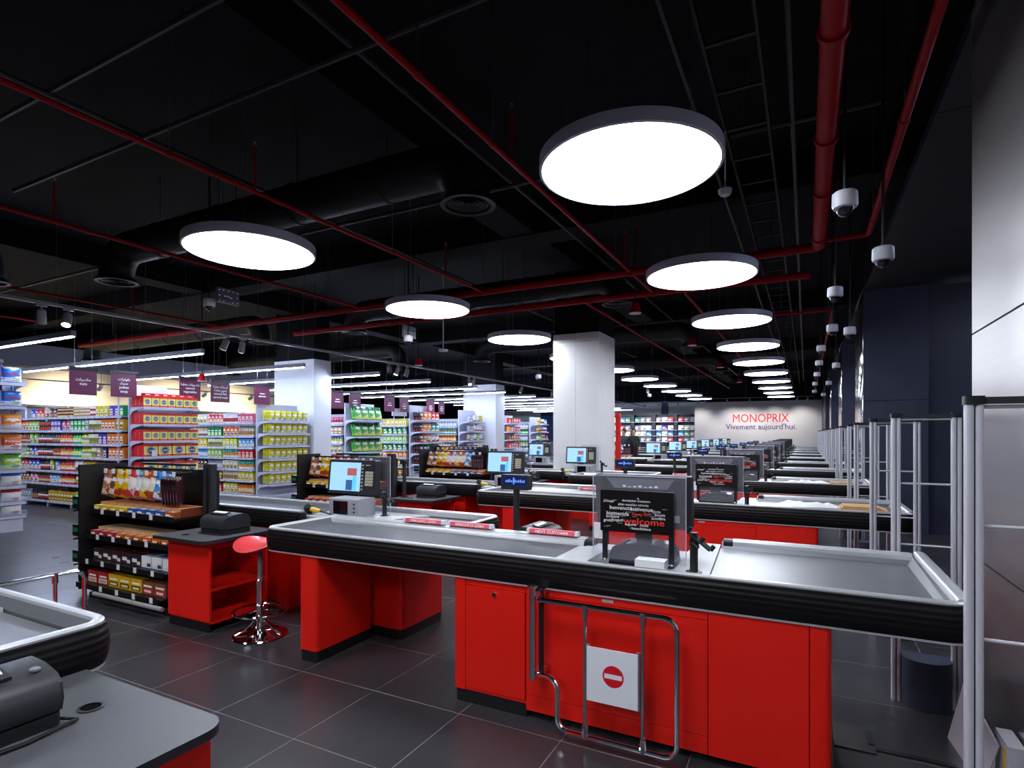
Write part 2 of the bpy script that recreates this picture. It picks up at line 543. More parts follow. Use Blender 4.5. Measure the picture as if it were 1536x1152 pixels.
# grey wall with the store name
ws = structure(MB().box(-6.06, 0.80, 36.0, 36.3, 0, 3.45).build('wall_sign', GREYW))
def on_back(xc, zc, Y=35.995, sh=0.02):
    return lambda x, z: (xc + x, Y, zc + z)
for s, zc, h, x0, x1, m, nm in (('MONOPRIX', 2.22, 0.70, -3.87, -0.87, REDT, 'store_name'), ("Vivement aujourd'hui.", 1.80, 0.46, -4.24, -0.46, PURT, 'slogan')):
    mb = MB()
    add_text(mb, s, h, on_back((x0 + x1) / 2, zc), fit=x1 - x0)
    o = mb.build(nm, m, ws, smooth=False)
    sm = o.modifiers.new('depth', 'SOLIDIFY'); sm.thickness = 0.02; sm.offset = 0

# ---- right side: steel clad piers, navy recess walls, soffit
def steel_pier(y0, y1, n, name, m=WSTEEL):
    w = structure(MB().box(0.83, 1.66, y0 + 0.02, y1 - 0.002, 0, 3.83).build(name, NAVY))
    L = (y1 - y0) / n
    for k in range(n):
        for z0, z1 in ((0.0, 0.868), (0.876, 2.075), (2.085, 3.825)):
            MB().rbox(0.81, 0.829, y0 + k * L + 0.004, y0 + (k + 1) * L - 0.004, z0, z1, r=0.006, n=2).build('panel', m, w)
    for x0, x1 in ((0.812, 1.662), (1.69, 3.58)):                # navy face that looks toward the tills
        dy = 0.0 if x1 < 1.7 else 0.14
        for z0, z1 in ((0.0, 2.055), (2.063, 3.825)):
            MB().box(x0, x1, y0 - 0.004 + dy, y0 + 0.015 + dy, z0, z1).build('panel', NAVY, w)
    return w
steel_pier(-5.0, 3.93, 3, 'wall_pier_1')
steel_pier(10.6, 12.2, 1, 'wall_pier_2', MIRROR)
steel_pier(16.6, 18.2, 1, 'wall_pier_3', MIRROR)
steel_pier(23.4, 25.0, 1, 'wall_pier_4', MIRROR)
steel_pier(30.0, 36.0, 2, 'wall_pier_5', NAVY)
sf = structure(MB().box(0.81, 3.59, -5.0, 36.0, 3.84, 3.88).build('soffit', CHAR))
for y in range(-4, 36, 3):
    MB().box(0.815, 1.655, y + 0.006, y + 2.994, 3.832, 3.839).build('panel', CHAR, sf)
fa = structure(MB().box(0.80, 0.83, -5.0, 36.0, 3.83, ZC - 0.002).build('trim_1', mat('gloss_black_fascia', (14, 14, 16), 0.22, noise=0.1)))

# ---- columns
def column(x0, x1, y0, y1, zt, name):
    c = structure(MB().box(x0 + 0.03, x1 - 0.03, y0 + 0.03, y1 - 0.03, 0, ZC - 0.001).build(name, CEIL))
    xm = (x0 + x1) / 2
    for a, b in ((x0, xm - 0.002), (xm + 0.002, x1)):
        MB().box(a, b, y0, y0 + 0.028, 0, zt - 0.16).build('panel', WHITEP, c)
        MB().box(a, b, y0, y0 + 0.028, zt - 0.155, zt).build('panel', WHITEP, c)
    MB().box(x1 - 0.028, x1, y0 + 0.03, y1, 0, zt).build('panel', WHITEP, c)
    MB().box(x0, x0 + 0.028, y0 + 0.03, y1, 0, zt).build('panel', WHITEP, c)
    MB().box(x0 + 0.03, x1 - 0.03, y1 - 0.028, y1, 0, zt).build('panel', WHITEP, c)
    return c
column(-4.24, -3.34, 9.86, 10.82, 3.40, 'column_1')
column(-12.40, -10.97, 10.32, 10.90, 3.42, 'column_2')
column(-12.07, -10.60, 17.60 + 1.45, 18.30 + 1.45, 3.45, 'column_3')

# ================================================================== ceiling services
PENDANT = []
def ring_lamp(x, y, z=3.30, R=0.60):
    t = bpy.data.objects.new('pendant_lamp', None); COL.objects.link(t); t.location = (x, y, z)
    m = MB(); n = 56
    m.lathe([(R - 0.018, 0.0), (R, 0.004), (R, 0.085), (R - 0.01, 0.09), (0.0001, 0.09)], (x, y, z), n, caps=False)
    m.build('rim', LAMPRIM, t)
    MB().lathe([(0.0001, 0.002), (R - 0.02, 0.002), (R - 0.02, 0.02), (0.0001, 0.02)], (x, y, z), n).build('diffuser', LAMPE, t)
    for a in (30, 150, 270):
        c, s_ = math.cos(math.radians(a)) * 0.42, math.sin(math.radians(a)) * 0.42
        MB().tube([(x + c, y + s_, z + 0.09), (x + c, y + s_, ZC - 0.001)], 0.0025, 5).build('suspension_wire', STRAP, t)
    return t
LP = None
for row, (x, lab) in enumerate(((-1.05, 'of the row nearer the gates'), (-4.80, 'of the row nearer the sweets racks'))):
    for k in range(-2, 10):
        y = 3.72 + 2.91 * k
        if LP is None:
            LP = ring_lamp(x, y); o = LP; base = (x, y)
        else:
            o = copy_tree(LP, (x - base[0], y - base[1], 0))
        w = ('just behind the viewer', 'farther behind the viewer')[-k - 1] if k < 0 else ORD[k] + ' in view'
        tag(o, 'round glowing ceiling lamp %s, %s' % (lab, w), 'lamp', 'round pendant lamps')

def led_line(x0, x1, y, z=3.0, m=None):
    t = bpy.data.objects.new('linear_light', None); COL.objects.link(t); t.location = ((x0 + x1) / 2, y, z)
    MB().box(x0, x1, y - 0.035, y + 0.035, z, z + 0.085).build('housing', PLASTL, t)
    MB().box(x0 + 0.02, x1 - 0.02, y - 0.02, y + 0.02, z - 0.014, z - 0.0005).build('diffuser', m or LEDE, t)
    for x in (x0 + 0.5, x1 - 0.5):
        MB().tube([(x, y, z + 0.085), (x, y, ZC - 0.001)], 0.003, 5).build('suspension_wire', STRAP, t)
    return t
L0 = None
LY = [4.5, 6.55, 8.9, 10.95, 13.1, 15.62, 17.6, 20.1, 22.05, 24.4, 26.8, 29.2, 31.6, 34.0]
for k, y in enumerate(LY):
    if L0 is None:
        L0 = led_line(-16.4, -9.75, y); o = L0
    else:
        o = copy_tree(L0, (0.0 if k < 3 else 0.35, y - LY[0], 0.0))
    tag(o, 'slim linear light above the grocery aisles, %s from the front' % (ORD[k] if k < 12 else ('next to last' if k == 12 else 'last')), 'light', 'linear lights over the aisles')

# fill lights added out of view to brighten the navy recess walls
PASSAGE_FILL = led_line(3.05 - 2.0, 3.05 + 2.0, 7.0, 3.70, mat('passage_fill_glow', (225, 235, 255), 0.5, emit=(214, 224, 255), estr=80.0, noise=0.01))
PASSAGE_FILL.rotation_euler = (0, 0, math.radians(90))
tag(PASSAGE_FILL, 'added fill light out of view right of the gates, nearer', 'light', 'added passage fill lights')
for y, w in ((14.2, 'second'), (21.0, 'third')):
    copy_tree(PASSAGE_FILL, (0, y - 7.0, 0), 'added fill light out of view right of the gates, ' + w)

# track with spotlights
def spot(p, tilt, lit, parent, power=0):
    x, y, z = p
    o = MB().rbox(x - 0.018, x + 0.018, y - 0.06, y + 0.06, z - 0.03, z - 0.001, r=0.008, n=2).build('adapter', PLASTL, parent)
    dx, dy = tilt
    d = Vector((dx, dy, -1)).normalized()
    a = Vector((x, y, z - 0.07)); b = a + d * 0.19
    body = MB().tube([a, a + d * 0.02, b], [0.035, 0.05, 0.055], 14).build('lamp_head', PLASTL, parent)
    MB().tube([b - d * 0.002, b + d * 0.004], [0.048, 0.048], 14).build('lens', SPOTE if lit else GLASSD, body)
    MB().tube([(x, y, z - 0.03), (x, y, z - 0.09)], 0.012, 6).build('stem', PLASTL, parent)
    if lit and power:
        ld = bpy.data.lights.new('spot_beam', 'SPOT')
        ld.energy = power; ld.color = (1.0, 0.95, 0.86); ld.spot_size = math.radians(95); ld.spot_blend = 0.9; ld.shadow_soft_size = 0.05
        lo = bpy.data.objects.new('spot_beam', ld); COL.objects.link(lo)
        lo.location = b + d * 0.03 - wloc(parent); lo.parent = parent
        lo.rotation_euler = d.to_track_quat('-Z', 'Y').to_euler()
tr = thing('spotlight_track', 'long pale spotlight track running beside the aisle ends', 'track light', (-8.8, 18.0, 3.22))
MB().box(-8.825, -8.775, 1.0, 35.0, 3.22, 3.26).build('rail', PLASTL, tr)
for y in range(2, 35, 3):
    MB().tube([(-8.8, y, 3.26), (-8.8, y, ZC - 0.001)], 0.004, 5).build('suspension_rod', STRAP, tr)
for k, y in enumerate([3.7, 4.0, 6.35, 6.65, 10.6, 10.95, 11.3, 14.2, 14.5, 17.7, 20.3, 23.4, 26.4]):
    spot((-8.8, y, 3.22), ((-0.5, 0.2), (0.4, -0.35), (-0.25, -0.3))[k % 3], k % 2 == 1, tr)
tr = thing('spotlight_track', 'dark spotlight track along the cream aisle wall', 'track light', (-18.0, 9, 2.95))
MB().box(-18.02, -17.98, 1.0, 17.0, 2.95, 2.98).build('rail', CHAR, tr)
for y in (3, 9, 15):
    MB().tube([(-18, y, 2.98), (-18, y, ZC - 0.001)], 0.006, 5).build('suspension_rod', STRAP, tr)
for k, y in enumerate([5.6, 6.0, 8.6, 9.0, 11.7, 12.2, 14.0, 14.5]):
    spot((-18, y, 2.95), (-2.6, 0.3), True, tr, 190)
tr = thing('spotlight_track', 'spotlight track hanging in front of the store name wall', 'track light', (-2.5, 34.4, 3.55))
MB().box(-6.5, 0.4, 34.38, 34.42, 3.55, 3.58).build('rail', PLASTL, tr)
for x in (-6, -3, 0):
    MB().tube([(x, 34.4, 3.58), (x, 34.4, ZC - 0.001)], 0.006, 5).build('suspension_rod', STRAP, tr)
for k, x in enumerate([-5.6, -5.2, -4.0, -2.8, -1.6, -0.4, 0.1]):
    spot((x, 34.4, 3.55), (0.1 * (k % 3 - 1), 0.8), k in (0, 2, 3, 4, 5), tr, 150)
tr = thing('spotlight_track', 'spotlight track over the dark back shelves', 'track light', (-9.5, 36.6, 3.55))
MB().box(-13.0, -6.6, 36.58, 36.62, 3.55, 3.58).build('rail', PLASTL, tr)
for x in (-12, -8):
    MB().tube([(x, 36.6, 3.58), (x, 36.6, ZC - 0.001)], 0.006, 5).build('suspension_rod', STRAP, tr)
for k, x in enumerate([-12.2, -11.8, -11.4, -10.6, -9.3, -8.4, -7.8, -7.2]):
    spot((x, 36.6, 3.55), (0.2 * (k % 3 - 1), 0.9), k % 2 == 0, tr, 240)

# red sprinkler pipes
def arcpts(c, r, a0, a1, plane, n=6):
    out = []
    for i in range(n + 1):
        t = math.radians(a0 + (a1 - a0) * i / n)
        u, v = r * math.cos(t), r * math.sin(t)
        out.append({'xz': (c[0] + u, c[1], c[2] + v), 'yz': (c[0], c[1] + u, c[2] + v), 'xy': (c[0] + u, c[1] + v, c[2])}[plane])
    return out
ZP = 3.65
def pipe(label, pts, r, clamps=(), drops=(), hang=True, axis='y'):
    t = thing('sprinkler_pipe', label, 'pipe', pts[0])
    MB().tube(pts, r, 18).build('tube', PIPE, t)
    for (x, y, z) in clamps:
        ax = (0.02, 0, 0) if axis == 'x' else (0, 0.02, 0)
        MB().tube([(x - ax[0], y - ax[1], z), (x + ax[0], y + ax[1], z)], r * 1.22, 18).build('coupling', PIPE, t)
        if hang:
            MB().tube([(x, y, z + r), (x, y, ZC - 0.001)], 0.005, 5).build('hanger_rod', STRAP, t)
    for (x, y, z, h) in drops:
        d = MB().tube([(x, y, z), (x, y, z + h)], r * 0.55, 8).build('branch', PIPE, t)
        MB().lathe([(0.0001, 0), (0.018, 0.004), (0.006, 0.02), (0.014, 0.03), (0.0001, 0.045)], (x, y, z + h), 8).build('sprinkler_head', STRAP, d)
    return t
pipe('thick red main pipe running toward the gates overhead', [(0.13, -4.5, ZP), (0.13, 7.2, ZP)], 0.066, [(0.13, y, ZP) for y in (-2, 1.3, 3.4, 4.6, 5.6, 6.9)])
pipe('red cross main pipe spanning over the tills from the thick red pipe', [(0.13, 7.28, ZP), (-5.6, 7.28, ZP), (-15.5, 7.28, ZP)], 0.05, [(x, 7.28, ZP) for x in (-0.2, -1.6, -2.03, -4.27, -5.6, -7.4, -9.2, -12)], axis='x')
pipe('red cross pipe farther back over the tills, behind the first', [(0.05, 8.5, ZP), (-9.6, 8.5, ZP)], 0.05, [(x, 8.5, ZP) for x in (-1.2, -2.03, -4.2, -7.0, -9)], axis='x')
pipe('thin red pipe branching beside the dark soffit', [(0.21, 7.05, ZP)] + [(0.53, 7.05, ZP)] + arcpts((0.53, 6.99, ZP), 0.06, 90, 0, 'xy') + [(0.59, -4.5, ZP)], 0.03, [(0.59, y, ZP) for y in (6.6, 4.6, 2)])
pipe('thin red pipe crossing behind the nearest round lamp', [(-2.03, -4.5, ZP), (-2.03, 8.5, ZP)], 0.022, [(-2.03, y, ZP) for y in (1, 2.7, 3.6, 5.0, 6.6)], [(-2.03, 3.9, ZP, 0.42), (-2.03, 7.0, ZP, 0.42), (-2.03, 0.6, ZP, 0.4)])
pipe('thin red pipe over the left end of the tills', [(-4.27, -4.5, ZP), (-4.27, 7.28, ZP)], 0.020, [(-4.27, y, ZP) for y in (1.2, 2.6, 5.2)], [(-4.27, 3.35, ZP, 0.40), (-4.27, 6.3, ZP, 0.4)])
pipe('thin red pipe high over the sweets racks at far left', [(-6.65, -4.5, ZP), (-6.65, 7.28, ZP)], 0.020, [(-6.65, y, ZP) for y in (2.0, 5.2, 6.1)], [(-6.65, 2.9, ZP, 0.4)])
pipe('thin red pipe above the aisle ends', [(-10.2, -4.5, ZP), (-10.2, 7.28, ZP)], 0.020, [(-10.2, y, ZP) for y in (2.6, 5.2)], [(-10.2, 5.6, ZP, 0.4)])
pipe('thin red pipe above the snack shelves', [(-12.2, -4.5, ZP - 0.1), (-12.2, 5.2, ZP - 0.1)], 0.018, [(-12.2, y, ZP - 0.1) for y in (4.0,)])
for k, x in enumerate((-1.6, -3.15)):
    pipe(('thin red pipe receding between the two lamp rows, nearer the gates', 'thin red pipe receding between the two lamp rows, nearer the column')[k], [(x, 8.5, ZP), (x, 28.0, ZP)], 0.022, [(x, y, ZP) for y in (11, 12.5, 17, 22, 25)])
pipe('red pipe receding along the camera rods', [(-0.9, 10.3, ZP - 0.15), (0.32, 10.3, ZP - 0.15)] + arcpts((0.32, 10.36, ZP - 0.15), 0.06, -90, 0, 'xy') + [(0.38, 30, ZP - 0.15)], 0.02, [(0.38, y, ZP - 0.15) for y in (12, 14, 18)])

# black ducts with down-turned ends and round diffusers
def duct(label, x0, x1, y, z=4.05, r=0.21, ends=(True, True)):
    t = thing('air_duct', label, 'duct', ((x0 + x1) / 2, y, z))
    R = 0.34
    pts = []
    if ends[0]: pts += [(x0, y, z - R - 0.06)] + arcpts((x0 + R, y, z - R), R, 180, 90, 'xz', 7)
    else: pts += [(x0, y, z)]
    if ends[1]: pts += arcpts((x1 - R, y, z - R), R, 90, 0, 'xz', 7) + [(x1, y, z - R - 0.06)]
    else: pts += [(x1, y, z)]
    MB().tube(pts, r, 18).build('tube', DUCT, t)
    xs = x0 + 1.0
    while xs < x1 - 0.6:
        MB().tube([(xs - 0.02, y, z), (xs + 0.02, y, z)], r * 1.05, 18).build('joint_band', DUCT, t)
        MB().tube([(xs, y, z + r), (xs, y, ZC - 0.001)], 0.006, 5).build('hanger_rod', STRAP, t)
        xs += 1.25
    for q, x in enumerate((x0, x1)):
        if ends[q]:
            zb = z - R - 0.07
            d = MB().lathe([(r * 1.0, 0.05), (r * 1.22, 0.0), (r * 1.22, -0.015), (r * 1.0, -0.012)], (x, y, zb), 24, caps=False).build('diffuser', DUCT, t)
            for k in range(4):
                rr = r * (0.92 - 0.22 * k)
                MB().lathe([(rr, 0.0), (rr - 0.025, 0.03), (rr - 0.03, 0.03), (rr - 0.012, -0.004)], (x, y, zb), 22, caps=False).build('diffuser_ring', CHAR, d)
    return t
duct('black round air duct above the nearest left lamp', -8.45, -2.75, 4.42)
duct('black round air duct crossing in front of the white column', -8.3, -2.7, 8.9, z=4.05)
duct('black round air duct farther back over the tills', -8.3, -2.45, 14.1)
duct('black round air duct over the grocery aisles', -17.4, -10.6, 8.48, z=3.95)
duct('black round air duct above the rear aisles', -17.5, -10.3, 12.88, z=3.95)
duct('black round air duct end at the far left edge', -16.5, -9.55, 3.4, z=3.95, ends=(False, True))
duct('black round air duct deep in the store', -8.3, -2.5, 20.0)

# cable trays and conduits (dark)
t = thing('cable_tray', 'black cable tray high above the gates', 'cable tray', (-0.45, 10, 4.2))
for x in (-0.62, -0.28):
    MB().box(x - 0.01, x + 0.01, -4.5, 33, 4.15, 4.21).build('side_rail', DUCT, t)
for k in range(60):
    MB().box(-0.61, -0.29, -4.4 + 0.6 * k, -4.37 + 0.6 * k, 4.155, 4.17).build('rung', DUCT, t)
for y in range(-3, 33, 4):
    MB().tube([(-0.45, y, 4.16), (-0.45, y, ZC - 0.001)], 0.006, 5).build('hanger_rod', STRAP, t)
COND = mat('dark_conduit', (44, 44, 48), 0.5, noise=0.1)
for k, (lab, pts) in enumerate((
        ('dark conduit beside the cable tray, nearer the gates', [(-0.1, -4, 4.3), (-0.1, 33, 4.3)]),
        ('dark conduit running deep between lamp row and cable tray', [(-0.85, -4, 4.35), (-0.85, 33, 4.35)]),
        ('dark conduit crossing above the nearest lamps', [(-8, 2.4, 4.38), (0.6, 2.4, 4.38)]),
        ('dark conduit crossing above the first till', [(-8, 3.1, 4.30), (0.6, 3.1, 4.30)]),
        ('dark conduit crossing over the second till', [(-8, 5.6, 4.30), (0.6, 5.6, 4.30)]),
        ('dark conduit crossing high over the aisle ends', [(-16, 5.0, 4.2), (-8.2, 5.0, 4.2)]),
        ('dark conduit running above the sweets racks', [(-5.6, -4, 4.36), (-5.6, 30, 4.36)]),
        ('dark conduit running between the lamp rows', [(-3.0, -4, 4.42), (-3.0, 30, 4.42)]))):
    one('conduit', MB().tube(pts, 0.022, 6), COND, lab, 'conduit', pts[0])

# dome cameras on drop rods
def dome_camera(x, y, z, rod=True):
    t = bpy.data.objects.new('dome_camera', None); COL.objects.link(t); t.location = (x, y, z)
    MB().lathe([(0.0001, 0.135), (0.062, 0.135), (0.072, 0.125), (0.074, 0.05), (0.068, 0.035), (0.05, 0.03), (0.0001, 0.03)], (x, y, z), 20).build('housing', CAMW, t)
    MB().lathe([(0.05, 0.031), (0.047, 0.012), (0.035, -0.008), (0.016, -0.02), (0.0001, -0.022)], (x, y, z), 18).build('lens_dome', DOME, t)
    MB().tube([(x, y, z + 0.13), (x, y, ZC - 0.001)], 0.011, 6).build('drop_rod', DUCT, t)
    return t
cams = [(0.22, 4.15, 2.93, 'nearest, hanging beside the thick red pipe'), (0.515, 5.05, 2.80, 'hanging in front of the dark soffit'),
        (0.27, 6.75, 2.92, 'third from the front by the red pipe'), (0.33, 9.1, 2.93, 'fourth from the front over the gates'),
        (0.52, 8.75, 2.82, 'nearer the navy wall, beside the fourth'), (0.24, 11.3, 2.95, 'fifth along the gates'), (0.25, 13.6, 2.95, 'sixth along the gates'),
        (0.25, 16.2, 2.95, 'seventh along the gates'), (0.25, 19.2, 2.95, 'eighth along the gates'), (0.27, 22.6, 2.95, 'ninth along the gates'),
        (0.55, 13.3, 2.85, 'by the polished pier'), (0.56, 17.8, 2.85, 'second by the polished piers'), (0.56, 23.0, 2.85, 'third by the polished piers'),
        (-6.94, 4.75, 3.17, 'beside the hanging speckled panel at left'), (-5.75, 7.4, 3.0, 'under the second hanging panel'), (-6.0, 13.0, 2.9, 'right of the red alarm cone'), (-5.6, 14.4, 2.95, 'under the third hanging panel'), (-5.4, 22.0, 2.95, 'deep in the store behind the column')]
D0 = None
for (x, y, z, w) in cams:
    o = dome_camera(x, y, z)
    tag(o, 'white dome security camera ' + w, 'camera', 'dome cameras on drop rods')
# hanging speckled panels
def hang_panel(x, y, z):
    t = bpy.data.objects.new('hanging_panel', None); COL.objects.link(t); t.location = (x, y, z)
    MB().box(x - 0.02, x + 0.02, y - 0.16, y + 0.16, z, z + 0.19).build('board', PLASTG, t)
    mb = MB()
    for (a, b) in [(-.13, .02), (-.13, .09), (-.13, .16), (.13, .03), (.13, .1), (.13, .16), (-.07, .165), (0, .165), (.07, .165), (-.05, .09), (-.02, .095), (.01, .09), (.04, .08), (-.07, .02), (.06, .02)]:
        mb.box(x + 0.0205, x + 0.022, y + a - 0.004, y + a + 0.004, z + b - 0.004, z + b + 0.004)
    mb.build('indicator_dots', mat('indicator_light', (190, 195, 255), 0.4, emit=(190, 195, 255), estr=1.0, noise=0.02), t)
    for a in (-0.12, 0.12):
        MB().tube([(x, y + a, z + 0.19), (x, y + a, ZC - 0.001)], 0.004, 5).build('suspension_wire', DUCT, t)
    return t
hp0 = hang_panel(-6.78, 4.9, 3.25)
tag(hp0, 'grey speckled panel hanging over the sweets racks, nearest', 'panel', 'hanging speckled panels')
for (x, y, w) in ((-5.85, 7.55, 'second from the front'), (-5.75, 14.6, 'third, left of the white column'), (-5.55, 22.3, 'right of the white column')):
    tag(hang_panel(x, y, 3.13), 'grey speckled panel hanging from the ceiling, ' + w, 'panel', 'hanging speckled panels')
# red alarm cones
def alarm(x, y, z):
    t = bpy.data.objects.new('alarm_cone', None); COL.objects.link(t); t.location = (x, y, z)
    MB().lathe([(0.0001, 0.15), (0.05, 0.15), (0.09, 0.012), (0.085, 0.008)], (x, y, z), 18).build('cone', PIPE, t)
    MB().lathe([(0.0001, 0.0), (0.084, 0.0), (0.088, 0.011), (0.0001, 0.011)], (x, y, z), 18).build('disc', CAMW, t)
    MB().tube([(x, y, z + 0.15), (x, y, ZC - 0.001)], 0.01, 6).build('drop_rod', DUCT, t)
    return t
a0 = alarm(-2.2, 8.12, 3.28)
tag(a0, 'red alarm cone with white disc, nearest, right of the white column top', 'alarm', 'red alarm cones')
for (x, y, z, w) in ((-2.0, 11.6, 3.28, 'second beside the lamp row'), (-2.0, 15.8, 3.28, 'third beside the lamp row'), (-2.0, 20.6, 3.28, 'fourth beside the lamp row'), (-7.3, 9.75, 2.98, 'under the long spotlight track'), (-11.1, 7.44, 2.62, 'between the two canned goods signs')):
    tag(alarm(x, y, z), 'red alarm cone with white disc, ' + w, 'alarm', 'red alarm cones')
sm = one('smoke_detector', MB().lathe([(0.0001, 0.0), (0.04, 0.0), (0.055, 0.02), (0.06, 0.05), (0.0001, 0.05)], (-0.62, 5.2, 3.60), 16).tube([(-0.62, 5.2, 3.65), (-0.62, 5.2, 4.15)], 0.008, 6), CAMW, 'small white smoke detector below the cable tray', 'detector', (-0.62, 5.2, 3.60))
one('smoke_detector', MB().lathe([(0.0001, 0.0), (0.09, 0.0), (0.1, 0.02), (0.1, 0.035), (0.0001, 0.04)], (-6.5, 9.5, 3.2), 16).tube([(-6.5, 9.5, 3.24), (-6.5, 9.5, ZC - 0.001)], 0.012, 6), CAMW, 'flat white disc detector on a rod by the left lamp row', 'detector', (-6.5, 9.5, 3.2))

# plum aisle signs
def ways(x, yc, zc):
    return lambda a, b: (x, yc + a, zc + b)
SIGNS = [(5.15, 5.58, [('مكسرات', 1), ('nuts', 0)], 'reading nuts'), (5.81, 6.26, [('بقوليات', 1), ('حساء', 1), ('pulses', 0), ('soup', 0)], 'reading pulses soup'),
         (7.09, 7.54, [('خضروات معلبة', 1), ('canned', 0), ('vegetables', 0)], 'reading canned vegetables'), (7.77, 8.22, [('أسماك معلبة', 1), ('لحوم معلبة', 1), ('canned fish', 0), ('canned meat', 0)], 'reading canned fish canned meat'),
         (8.85, 9.28, 2, 'half hidden left of the wide white column'), (11.24, 11.69, 2, 'just right of the wide white column'), (11.91, 12.37, 3, 'above the green bags'),
         (13.40, 13.87, 2, 'left above the yellow pouch shelves'), (14.13, 14.58, 3, 'right above the yellow pouch shelves'), (15.54, 16.0, 3, 'above the dark bags'), (16.24, 16.6, 3, 'left of the second white column'),
         (19.83, 20.28, 2, 'right of the second white column'), (20.5, 20.97, 2, 'farthest right of the pair behind the second column'), (3.78, 4.23, 2, 'above the crisps at the left edge')]
for (y0, y1, lines, w) in SIGNS:
    X = -11.3; z1 = 2.66; z0 = 2.22
    t = thing('aisle_sign', 'plum hanging aisle sign ' + w, 'sign', (X, (y0 + y1) / 2, z0), 'plum aisle signs')
    MB().box(X - 0.012, X, y0, y1, z0, z1).build('board', PURPLE, t)
    MB().box(X - 0.03, X + 0.02, y0 - 0.01, y1 + 0.01, z1 + 0.0005, z1 + 0.05).build('hanging_bar', CHAR, t)
    for y in (y0 + 0.08, y1 - 0.08):
        MB().tube([(X, y, z1 + 0.05), (X, y, ZC - 0.001)], 0.003, 5).build('suspension_wire', STRAP, t)
    mb = MB(); yc = (y0 + y1) / 2
    if isinstance(lines, int):
        for k in range(lines):                                   # too far away to read
            w2 = 0.07 + 0.03 * (k % 2)
            mb.box(X + 0.0005, X + 0.002, yc - w2, yc + w2, z1 - 0.2 - 0.065 * k, z1 - 0.175 - 0.065 * k)
    else:
        z = z1 - 0.13 if len(lines) > 2 else z1 - 0.19
        for s, ar in lines:
            add_text(mb, arabic(s) if ar else s, 0.068, ways(X + 0.0015, yc, z), bold=0.012)
            z -= 0.075
    mb.build('lettering', WHITET, t, smooth=False)
# ================================================================== checkout lanes
Y0, DY = 2.75, 2.89
def lane_word(k):
    return 'at lower left' if k < 0 else ('in the nearest lane' if k == 0 else 'in the %s lane back' % ORD[k])

def front_path(x0, x1, y0, yl, yr, r, n=6):
    p = [(x0, yl, -1, 0)]
    for i in range(n + 1):
        a = math.radians(180 + 90 * i / n)
        p.append((x0 + r + r * math.cos(a), y0 + r + r * math.sin(a), math.cos(a), math.sin(a)))
    for i in range(n + 1):
        a = math.radians(270 + 90 * i / n)
        p.append((x1 - r + r * math.cos(a), y0 + r + r * math.sin(a), math.cos(a), math.sin(a)))
    p.append((x1, yr, 1, 0))
    return p
def end_path(xs, x1, y0, y1, r, n=6):
    p = [(xs, y1, 0, 1)]
    for i in range(n + 1):
        a = math.radians(90 - 90 * i / n)
        p.append((x1 - r + r * math.cos(a), y1 - r + r * math.sin(a), math.cos(a), math.sin(a)))
    for i in range(n + 1):
        a = math.radians(0 - 90 * i / n)
        p.append((x1 - r + r * math.cos(a), y0 + r + r * math.sin(a), math.cos(a), math.sin(a)))
    return p
def bumper_profile():
    pts = []
    N = 22
    for i in range(N + 1):
        t = i / N
        z = 0.864 - 0.142 * t
        o = 0.008 + 0.022 * math.sin(math.pi * (0.12 + 0.8 * t)) ** 0.8
        if t < 0.72:
            o -= 0.0032 * (0.5 - 0.5 * math.cos(2 * math.pi * t / 0.18)) ** 2
        pts.append((o, z))
    pts += [(-0.012, 0.722), (-0.012, 0.864)]
    return pts
BPROF = bumper_profile()
RPROF = [(0.012, 0.865), (0.013, 0.872), (0.006, 0.879), (-0.012, 0.880), (-0.022, 0.876), (-0.026, 0.866), (-0.011, 0.864)]
FPROF = [(-0.0115, 0.8635), (-0.027, 0.8655), (-0.056, 0.832), (-0.056, 0.815), (-0.0115, 0.815)]
TPROF = [(0.014, 0.712), (0.014, 0.721), (-0.012, 0.721), (-0.012, 0.712)]

def rail_bar(x0, x1, y0, y1, mb=None):
    """flat topped aluminium back rail with grooves"""
    m = mb or MB()
    prof = [(y0, 0.836), (y0 + 0.012, 0.862), (y0 + 0.03, 0.864), (y0 + 0.032, 0.857), (y0 + 0.042, 0.857), (y0 + 0.044, 0.866), (y1 - 0.02, 0.878), (y1, 0.874), (y1, 0.80), (y0, 0.80)]
    m.prism(prof, x0, x1, 'x')
    return m

